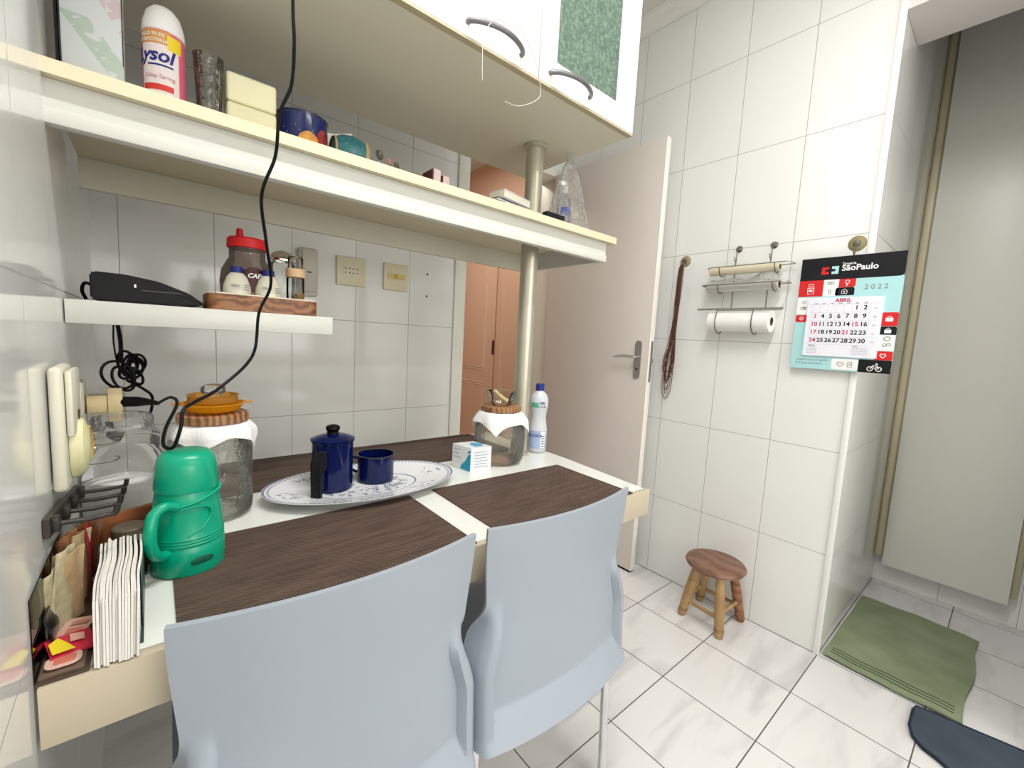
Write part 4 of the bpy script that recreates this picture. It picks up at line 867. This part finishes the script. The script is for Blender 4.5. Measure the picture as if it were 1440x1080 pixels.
lb = MB(); lb.grid(lambda u, v: (cx_+(.0575-.004*v*v)*math.cos(ca-.5+1.5*u), cy_+(.0575-.004*v*v)*math.sin(ca-.5+1.5*u), TZ+.010+.058*v*(math.sin(PI*(.15+.7*u)))), 16, 8); lb.build('label', solid('dark brown label', (.06, .012, .01)), cj)
lb = MB(); cyl_text(lb, 'CAFÉ', .014, cx_, cy_, .058, ca+.28, TZ+.043, bold=.0005, shear=.2); lb.build('lettering', white_p, cj, smooth=False)
sq = thing('nozzle_bottle', (.165, 1.29, TZ-.033), 'white squeeze bottle with red nozzle tip behind the coffee jar', 'bottle')
MB().lathe(.172, 1.29, [(0, SZ+.001), (.026, SZ+.001), (.026, SZ+.13), (.022, SZ+.15), (.008, SZ+.175), (.007, SZ+.185)], 32).build('body', pure_white, sq)
MB().lathe(.172, 1.29, [(0, SZ+.185), (.0085, SZ+.185), (.0075, SZ+.205), (.005, SZ+.208), (0, SZ+.208)], 20).build('tip', red_p, sq)
def sweet(x, y, label, lab):
    t = thing('sweetener_bottle', (x, y, TZ), label, 'bottle', 'white drop-shaped sweetener bottles')
    MB().lathe(x, y, [(0, TZ+.001), (.026, TZ+.001), (.0275, TZ+.008), (.026, TZ+.022), (.020, TZ+.040), (.012, TZ+.050), (0, TZ+.050)], 36, sx=1, sy=.8).build('body', offw, t)
    MB().lathe(x, y, [(0, TZ+.050), (.0125, TZ+.050), (.0125, TZ+.063), (0, TZ+.063)], 24).build('cap', navy, t)
    a = math.atan2(-y, -x); lb = MB(); cyl_text(lb, lab, .0065, x, y, .0268, a-.1, TZ+.018, bold=.0002)
    for k in range(3): cyl_patch(lb, x, y, .0245, a+.75, .5, TZ+.012+.005*k, TZ+.0135+.005*k, .004)
    lb.build('lettering', grey_p, t, smooth=False)
sweet(.146, 1.142, 'white drop-shaped bottle with blue cap, left one in front of the coffee jar', 'ZERO')
sweet(.208, 1.142, 'white drop-shaped bottle with blue cap, right one beside the black cable', 'STEVIA')
sj = thing('spice_jar', (.27, 1.18, TZ), 'glass jar with peach lid band at the right end of the tray', 'jar')
MB().lathe(.272, 1.17, [(0, TZ+.001), (.019, TZ+.001), (.020, TZ+.004), (.020, TZ+.055), (.018, TZ+.06)], 32).build('glass_body', glass_m, sj)
MB().lathe(.272, 1.17, [(0, TZ+.058), (.0215, TZ+.058), (.0215, TZ+.078), (0, TZ+.078)], 32).build('peach_band', solid('peach', (.78, .52, .30)), sj)
MB().lathe(.272, 1.17, [(.019, TZ+.0785), (.017, TZ+.082), (.017, TZ+.104), (.014, TZ+.108), (0, TZ+.109)], 32).build('glass_neck', glass_m, sj)
MB().lathe(.280, 1.165, [(0, TZ+.002), (.011, TZ+.002), (.011, TZ+.010), (.009, TZ+.012), (.011, TZ+.020), (0, TZ+.020)], 24).build('cork', mat('ochre cork', (.35, .20, .05), .6), sj)
ls = thing('sugar_bowl', (.245, 1.235, TZ), 'clear glass pot with shiny steel lid behind the peach-banded jar', 'pot')
MB().lathe(.262, 1.262, [(0, TZ+.001), (.028, TZ+.001), (.030, TZ+.010), (.030, TZ+.095), (.027, TZ+.104)], 36).build('glass_body', glass_far, ls)
MB().lathe(.262, 1.262, [(.031, TZ+.104), (.031, TZ+.112), (.024, TZ+.124), (.010, TZ+.131), (0, TZ+.132)], 36).build('lid', chrome, ls)

# ------------------------------------------------------------------ back wall fittings
it = thing('intercom', (.478, YB, 1.38), 'pale grey intercom handset mounted on the back wall beside the small shelf', 'intercom')
K().box(.443, .516, YB-.038, YB-.001, 1.285, 1.474, .012, 4).build('housing', mat('warm grey plastic', (.64, .61, .52), .4), it)
K().box(.453, .506, YB-.046, YB-.0385, 1.30, 1.465, .004).build('handset', mat('grey plastic', (.60, .57, .49), .4), it)
K().box(.470, .488, YB-.0475, YB-.0462, 1.376, 1.381).build('slot', solid('charcoal slot', (.05, .05, .05)), it)
def switchplate(x0, x1, z0, z1, label, kind):
    t = thing('socket_plate' if kind else 'switch_plate', ((x0+x1)/2, YB, (z0+z1)/2), label, 'socket' if kind else 'switch')
    K().box(x0, x1, YB-.010, YB-.0005, z0, z1, .004, 3).build('plate', cream_pl, t)
    if kind:
        for q in (.27, .53):
            cxx = x0+(x1-x0)*(q+.1)
            k = K().box(cxx-.018, cxx+.014, YB-.0118, YB-.0102, z0+.035, z1-.035, .001).build('socket_insert', mat('cream insert', (.75, .70, .52), .35), t)
            d = K()
            for a, b in ((-.009, .012), (.007, .012), (-.009, -.006), (.007, -.006)): d.box(cxx+a-.0022, cxx+a+.0022, YB-.0124, YB-.0119, (z0+z1)/2+b-.003, (z0+z1)/2+b+.003)
            d.build('pin_holes', solid('dark hole', (.05, .04, .03)), k)
    else:
        K().box(x0+.016, x1-.016, YB-.0125, YB-.0102, z0+.052, z1-.045, .001).build('rocker', mat('ochre rocker', (.66, .54, .20), .35), t)
        K().box((x0+x1)/2-.008, (x0+x1)/2+.004, YB-.0135, YB-.0126, z0+.055, z1-.048).build('button', mat('ochre button', (.45, .32, .06), .35), t)
switchplate(.594, .718, 1.348, 1.468, 'square cream socket plate with two outlets on the back wall', 1)
switchplate(.800, .918, 1.350, 1.470, 'square cream light switch plate on the back wall near the door frame', 0)
for k, z_ in enumerate((1.447, 1.343)):
    o = MB().lathe(0, 0, [(0, .006), (.004, .004), (.005, 0), (0, 0)], 12, mtx=frame_mtx((1.022, YB-.0005, z_), (1, 0, 0), (0, -1, 0))).build('wall_screw', solid('screw grey', (.12, .12, .11)), loc=(1.022, YB, z_))
    tag(o, ('upper', 'lower')[k]+' of two small screws in the tiles left of the door frame', 'screw')

# ------------------------------------------------------------------ upper shelf items
S = SZT+.0008; Y0 = 1.045
pb_ = thing('floral_tin', (-.06, 1.06, S), 'tall white box printed with green and pink flowers at the wall end of the shelf', 'box')
m, nt, b = newmat('floral print'); tcn = nt.nodes.new('ShaderNodeTexCoord'); sp = nt.nodes.new('ShaderNodeSeparateXYZ'); nt.links.new(tcn.outputs['Object'], sp.inputs[0])
n = nt.nodes.new('ShaderNodeTexNoise'); n.inputs['Scale'].default_value = 28; n.inputs['Detail'].default_value = 3; n.inputs['Distortion'].default_value = 2; nt.links.new(tcn.outputs['Object'], n.inputs['Vector'])
dl = M2(nt, 'ABSOLUTE', M2(nt, 'ADD', M2(nt, 'ADD', sp.outputs[0], M2(nt, 'MULTIPLY', sp.outputs[2], .75)), -.055))
lf = M2(nt, 'MULTIPLY', M2(nt, 'LESS_THAN', dl, .018), M2(nt, 'LESS_THAN', sp.outputs[2], .11))
leaf = M2(nt, 'MULTIPLY', lf, M2(nt, 'GREATER_THAN', n.outputs['Fac'], .42))
d2 = M2(nt, 'ABSOLUTE', M2(nt, 'ADD', M2(nt, 'ADD', sp.outputs[0], M2(nt, 'MULTIPLY', sp.outputs[2], .6)), -.11))
pk = M2(nt, 'MULTIPLY', M2(nt, 'LESS_THAN', d2, .020), M2(nt, 'MULTIPLY', M2(nt, 'GREATER_THAN', sp.outputs[2], .07), M2(nt, 'GREATER_THAN', n.outputs['Fac'], .5)))
c1 = mixc(nt, M2(nt, 'MULTIPLY', leaf, .42), (.62, .66, .68), (.20, .38, .20)); c2 = mixc(nt, M2(nt, 'MULTIPLY', pk, .4), c1, (.60, .25, .30))
nt.links.new(c2, b.inputs['Base Color']); b.inputs['Roughness'].default_value = .35
K().box(-.104, -.026, 1.048, 1.10, S, S+.20, .003).build('carton', m, pb_)
K().tube([(-.103, 1.0472, S+.002), (-.103, 1.0472, S+.19)], .0012, 6).tube([(-.0275, 1.0472, S+.05), (-.0275, 1.0472, S+.19)], .0007, 6).build('dark_edge', solid('edge black', (.03, .03, .03)), pb_)
K().box(-.109, -.1055, 1.05, 1.09, S, S+.18).build('gap_shade', black_p, pb_)  # black slab stands in for the dark gap between box and wall
lx, ly, lr = .028, 1.055, .0305; la = math.atan2(-ly, -lx)
ly_ = thing('spray_can', (lx, ly, S), 'pink and white disinfectant spray can with white cap on the upper shelf', 'spray can')
MB().lathe(lx, ly, [(0, S), (lr-.001, S), (lr, S+.002), (lr, S+.122), (lr-.002, S+.126), (0, S+.126)], 48).build('can_body', mat('pink metal', (.72, .14, .24), .3), ly_)
MB().lathe(lx, ly, [(lr-.001, S+.124), (lr+.0008, S+.125), (lr-.001, S+.142), (lr-.006, S+.160), (lr-.014, S+.170), (.004, S+.174), (0, S+.174)], 48).build('cap', pure_white, ly_)
MB().lathe(lx, ly, [(0, .0015), (.007, .001), (.008, -.001)], 20, mtx=frame_mtx((lx+.022*math.cos(la), ly+.022*math.sin(la), S+.158), (0, 0, 1), (math.cos(la), math.sin(la), .5))).build('nozzle', solid('grey nozzle', (.45, .45, .42)), ly_)
p = MB(); cyl_patch(p, lx, ly, lr, la-.25, 1.9, S+.012, S+.100); p.build('white_label', solid('label pinkish white', (.80, .72, .72)), ly_)
p = MB(); cyl_patch(p, lx, ly, lr, la-.45, 1.5, S+.1, S+.122); p.build('orange_band', solid('orange label', (.68, .30, .08)), ly_)
p = MB(); cyl_patch(p, lx, ly, lr, la+.50, .7, S+.094, S+.118, .0008); p.build('yellow_patch', yellow, ly_)
p = MB(); cyl_patch(p, lx, ly, lr, la-.35, 1.5, S+.024, S+.034, .0008); p.build('red_band', solid('label red', (.65, .04, .03)), ly_)
p = MB(); cyl_text(p, 'Lysol', .030, lx, ly, lr+.0005, la-.60, S+.072, bold=.0008, shear=.25); cyl_patch(p, lx, ly, lr, la-.2, 1.2, S+.064, S+.067, .0009); p.build('brand_lettering', navy, ly_, smooth=False)
p = MB(); cyl_text(p, 'Crisp Spring', .009, lx, ly, lr+.0005, la-.25, S+.044); p.build('small_lettering', solid('rose text', (.55, .25, .30)), ly_, smooth=False)
p = MB(); cyl_text(p, 'KILLS 99.9%', .008, lx, ly, lr+.0005, la-.6, S+.112, bold=.0002); cyl_text(p, 'OF BACTERIA', .008, lx, ly, lr+.0005, la-.6, S+.103, bold=.0002); p.build('cream_lettering', offw, ly_, smooth=False)
tg_ = thing('glass_tumbler', (.092, 1.04, S), 'cut glass tumbler standing right of the pink spray can', 'glass')
MB().lathe(.093, 1.048, [(0, S+.001), (.017, S+.001), (.020, S+.03), (.0245, S+.118), (.0225, S+.1185), (.018, S+.03), (.015, S+.008), (0, S+.008)], 18).build('body', thin_glass('cut crystal', tint=(.88, .87, .84), refl=1.5, rough=.08, bump=1., bscale=60, mixd=.1, dcol=(.3, .28, .25)), tg_, ang=5)
MB().lathe(.093, 1.048, [(.0235, S+.1175), (.0252, S+.1185), (.0235, S+.1195), (.0222, S+.1185), (.0235, S+.1175)], 36).build('rim', solid('grey rim', (.22, .21, .19), .2), tg_)
crm = mat('cream plastic box', (.80, .77, .52), .45)
for k in range(2):
    o = K().box(.120, .207, 1.042, 1.10, S+.0545*k+.0003, S+.0545*k+.054, .006, 3).build('cream_box', crm, loc=(.163, 1.07, S+.0545*k)); tag(o, ('plain cream plastic box, lower of the two stacked beside the tumbler', 'plain cream plastic box, upper of the two stacked beside the tumbler')[k], 'box')
bmug = thing('blue_tin', (.266, 1.10, S), 'deep blue decorated round tin with orange motif beside the cream boxes', 'tin')
ux, uy, ur = .268, 1.093, .052; ua = math.atan2(-uy, -ux)
MB().lathe(ux, uy, [(0, S), (ur-.008, S), (ur-.002, S+.01), (ur, S+.03), (ur, S+.078), (ur-.002, S+.078), (ur-.003, S+.01), (0, S+.005)], 56).build('body', mat('deep blue glaze', (.003, .012, .10), .12), bmug)
MB().lathe(ux, uy, [(ur+.0005, S+.078), (ur+.002, S+.083), (ur-.001, S+.085), (ur-.003, S+.080)], 56).build('rim', mat('deep blue rim', (.003, .01, .06), .12), bmug)
p = MB(); cyl_oval(p, ux, uy, ur, ua+.25, .75, S-.004, S+.044); p.build('orange_motif', mat('orange motif', (.75, .28, .03), .3, noise=.6, nscale=70), bmug)
p = MB(); cyl_oval(p, ux, uy, ur, ua+.95, .7, S+.002, S+.060); p.build('red_motif', mat('red motif', (.28, .03, .03), .3, noise=.8, nscale=70), bmug)
p = MB()
for k in range(12): cyl_patch(p, ux, uy, ur, ua+random.uniform(-.9, .9), .03, S+random.uniform(.01, .058), S+random.uniform(.01, .058)*0+S*0+.0, .0005) if False else cyl_patch(p, ux, uy, ur, ua-.9+.16*k, .028, S+.02+.036*((k*5) % 7)/7, S+.0215+.036*((k*5) % 7)/7, .0006)
p.build('white_dots', solid('star dots', (.6, .65, .75)), bmug)
pn = K().prism([(.31, S), (.41, S), (.405, S+.055), (.388, S+.120), (.345, S+.105), (.31, S+.10)], .003, Matrix(((1, 0, 0, .012), (0, 0, 1, 1.160), (0, 1, 0, 0), (0, 0, 0, 1)))).build('folded_paper', paper, loc=(.35, 1.157, S)); tag(pn, 'folded white paper standing behind the teal bowl', 'paper')
tcup = thing('teal_bowl', (.362, 1.07, S), 'teal ceramic cup with white dots lying on its side on the shelf', 'cup')
tm = mat('teal glaze', (.02, .14, .16), .3)
mtx_ = Matrix.Translation((.332, 1.085, S+.0405)) @ Matrix.Rotation(PI/2, 4, 'Y') @ Matrix.Scale(1.32, 4)
MB().lathe(0, 0, [(0, 0), (.020, .0), (.027, .012), (.030, .03), (.026, .052), (.024, .052), (.028, .03), (.024, .014), (0, .004)], 40, mtx=mtx_).build('body', tm, tcup)
MB().lathe(0, 0, [(.0265, .050), (.028, .053), (.0265, .056), (.0235, .053), (.0265, .050)], 40, mtx=mtx_).lathe(0, 0, [(.0205, -.002), (.022, 0), (.0205, .003), (.0, .003), (0, -.002)], 40, mtx=mtx_).build('brown_rim', mat('tan rim', (.45, .32, .14), .5), tcup)
p = MB()
for k in range(30):
    a = random.uniform(.2, PI*1.2); zz = random.uniform(.008, .046); rr = .0305-abs(zz-.03)**2*9
    v = mtx_ @ Vector((rr*math.cos(a), -abs(rr*math.sin(a)), zz)); p.lathe(v.x, v.y, [(0, v.z-.0008), (.0008, v.z), (0, v.z+.0008)], 6)
p.build('white_dots', white_p, tcup)
for k, (x_, z_, r_, m_) in enumerate(((.430, .046, .0105, 'dark'), (.455, .038, .0085, 'rose'), (.474, .033, .0085, 'dark'))):
    t = thing('measuring_spoon', (x_+.004, 1.06, S), ('largest dark measuring spoon, leftmost of the three upright on the shelf', 'rosy measuring spoon between the two dark ones on the shelf', 'small dark measuring spoon, rightmost of the three upright')[k], 'spoon', 'measuring spoons on the upper shelf')
    mm = mat('spoon '+m_, (.10, .085, .07) if m_ == 'dark' else (.38, .20, .18), .3, metal=.3)
    MB().lathe(0, 0, [(0, -.004), (r_*.7, -.002), (r_, .002), (r_*.95, .002), (r_*.6, -.001), (0, -.002)], 24, sx=1, sy=1.25, mtx=frame_mtx((x_, 1.052, S+z_), (1, .2, 0), (-.2, -1, .1))).build('bowl', mm, t)
    MB().tube([(x_, 1.056, S+z_-r_), (x_+.003, 1.058, S+.001)], .0016, 8).build('stem', chrome, t)
gr_ = MB().lathe(.530, 1.10, [(0, S), (.03, S), (.044, S+.034), (.042, S+.035), (.028, S+.003), (0, S+.003)], 40).build('green_dish', mat('olive green glaze', (.12, .20, .04), .3), loc=(.530, 1.10, S)); tag(gr_, 'shallow olive green dish right of the measuring spoons', 'dish')
for k, (a, b_, hh) in enumerate(((.575, .596, .056), (.604, .623, .046))):
    t = thing('small_box', ((a+b_)/2, 1.07, S), ('little pale pink box with dark side, left one right of the green dish', 'little pale pink box with dark side, right one before the door frame')[k], 'box', 'pale pink boxes')
    K().box(a, b_, 1.045, 1.10, S+.0003, S+hh, .0008).build('carton', mat('pale pink card', (.72, .58, .55), .5), t); K().box(a-.004, a-.0003, 1.046, 1.10, S+.0003, S+hh-.001).build('dark_side', solid('maroon card', (.10, .025, .03)), t)
# stacked notebooks, phone
def book(x0, x1, y0, y1, z0, z1, rz, cm_, label):
    t = thing('notebook', ((x0+x1)/2, (y0+y1)/2, z0), label, 'book'); mtx = Matrix.Translation(t.location) @ Matrix.Rotation(rz, 4, 'Z'); w, h = (x1-x0)/2, (y1-y0)/2
    for o in (K().box(-w+.002, w-.002, -h+.002, h-.001, .0015, z1-z0-.0015, mtx=mtx).build('pages', mat('page edges', (.80, .78, .66), .8), t, smooth=False), K().box(-w, w, -h, h, 0, .0013, mtx=mtx).box(-w, w, -h, h, z1-z0-.0013, z1-z0, mtx=mtx).build('cover', cm_, t, smooth=False)): pass
book(.79, .935, 1.015, 1.078, S+.0003, S+.018, .03, offw, 'thick cream notebook at the bottom of the pile beside the pole')
book(.765, .88, 1.03, 1.08, S+.0185, S+.028, .18, mat('navy cover', (.05, .05, .22), .4), 'navy covered notebook in the middle of the pile beside the pole')
book(.775, .905, 1.02, 1.080, S+.0285, S+.050, .22, mat('white lilac cover', (.72, .72, .80), .4), 'white lilac covered notebook on top of the pile beside the pole')
o = K().box(.950, 1.030, 1.000, 1.024, S+.0003, S+.026, .003).build('black_box', blk_matte, loc=(.99, 1.01, S)); tag(o, 'small black flat box between the notebooks and the spray bottle', 'box')
# plastic bag with bottles
bg = thing('plastic_bag', (1.10, 1.08, S), 'knotted clear plastic bag standing at the right end of the upper shelf', 'bag')
def bagf(u, v):
    a = 2*PI*u; r = (1-v)**.75
    w = .086*(1-v)**.8+.012; d = .052*(1-v)**.6+.008; k = 1+.05*math.sin(a*5+v*6)+.03*math.sin(a*11+2)
    return (1.125-.012*v+w*math.cos(a)*k, 1.075+d*math.sin(a)*k, S+.001+.235*v)
MB().grid(bagf, 72, 24).build('film', film, bg)
MB().lathe(1.113, 1.075, [(.013, S+.236), (.008, S+.241), (.014, S+.252), (.018, S+.262)], 18).build('knot', film, bg)
sb = thing('spray_bottle', (1.06, 1.07, S), 'clear spray bottle with blue label inside the plastic bag', 'bottle')
MB().lathe(1.085, 1.062, [(0, S+.002), (.024, S+.002), (.026, S+.006), (.026, S+.075), (.022, S+.10), (.012, S+.115), (.012, S+.122)], 36).build('body', thin_glass('clear pet', tint=(.85, .88, .92), mixd=.15), sb)
MB().lathe(1.085, 1.062, [(0, S+.122), (.010, S+.122), (.010, S+.145), (0, S+.145)], 20).box(1.060, 1.093, 1.055, 1.069, S+.145, S+.160, .003).build('trigger_head', pure_white, sb)
p = MB(); sa = math.atan2(-1.062, -1.085); cyl_patch(p, 1.085, 1.062, .026, sa+.2, 1.2, S+.004, S+.030); cyl_patch(p, 1.085, 1.062, .026, sa+.2, 1.2, S+.048, S+.072); p.build('blue_label', solid('royal blue', (.01, .04, .45)), sb)
pm2 = thing('pump_bottle', (1.0, 1.0, 1.0), 'clear bottle with white pump spout standing left of the blue-labelled one in the bag', 'bottle'); pm2.location = (1.115, 1.105, S)
MB().lathe(1.115, 1.105, [(0, S+.002), (.020, S+.002), (.022, S+.01), (.022, S+.09), (.010, S+.115), (.010, S+.125)], 32).build('body', glass_far, pm2)
MB().tube([(1.115, 1.105, S+.12), (1.115, 1.105, S+.178), (1.110, 1.100, S+.187), (1.085, 1.088, S+.189)], .005, 10, smooth=3).build('pump_spout', pure_white, pm2)

# ------------------------------------------------------------------ lamps
def area(name, loc, size, power, col, rot=(0, 0, 0)):
    l = bpy.data.lights.new(name, 'AREA'); l.shape = 'RECTANGLE'; l.size, l.size_y = size; l.energy = power; l.color = col
    o = bpy.data.objects.new(name, l); C.objects.link(o); o.location = loc; o.rotation_euler = rot; return o
fx_ = thing('ceiling_lamp', (.56, .22, CEIL), 'long fluorescent ceiling lamp above the chairs', 'lamp')
K().box(-.03, 1.15, .15, .29, CEIL-.05, CEIL-.001, .004).build('housing', pure_white, fx_)
area('kitchen_tube', (.56, .22, CEIL-.055), (1.1, .05), 27, (1., 1., .985))
fx2 = thing('ceiling_lamp', (1.0, -1.6, CEIL), 'unseen fluorescent ceiling lamp added as fill at the rear of the kitchen', 'lamp')
K().box(.4, 1.6, -1.67, -1.53, CEIL-.05, CEIL-.001, .004).build('housing', pure_white, fx2)
area('rear_fill', (1.0, -1.6, CEIL-.055), (1.2, .10), 18, (1., .985, .95))  # added lamp behind the camera, fills the room from the rear
area('rear_window_fill', (1.0, -3.05, 1.5), (1.6, 1.4), 38, (1., .975, .94), (PI/2, 0, 0))  # unseen, assumed window, strengthened as fill for the back wall under the shelves
area('corridor_lamp', (1.5, 3.0, CEIL-.06), (.4, .4), 16, (1., .93, .82))
w = bpy.data.worlds.new('world'); bpy.context.scene.world = w; w.use_nodes = True
w.node_tree.nodes['Background'].inputs[0].default_value = (.9, .95, 1., 1); w.node_tree.nodes['Background'].inputs[1].default_value = .3

# ------------------------------------------------------------------ camera
yaw, pit, rol = .7009, .1038, .0539
f = Vector((math.sin(yaw)*math.cos(pit), math.cos(yaw)*math.cos(pit), -math.sin(pit))); r = Vector((math.cos(yaw), -math.sin(yaw), 0)); u = r.cross(f)
r2 = math.cos(rol)*r+math.sin(rol)*u; u2 = r2.cross(f)
cam = bpy.data.cameras.new('camera'); cam.sensor_width = 36; cam.lens = 600.1/1440*36; cam.clip_start = .01
co = bpy.data.objects.new('camera', cam); C.objects.link(co)
mw = Matrix((r2, u2, -f)).transposed().to_4x4(); mw.translation = (0, 0, 1.157); co.matrix_world = mw
sc_ = bpy.context.scene; sc_.camera = co
vs = sc_.view_settings; vs.view_transform = 'Standard'; vs.look = 'None'; vs.gamma = 1; vs.use_curve_mapping = False; vs.exposure = .03
sc_.cycles.max_bounces = 12; sc_.cycles.transparent_max_bounces = 24
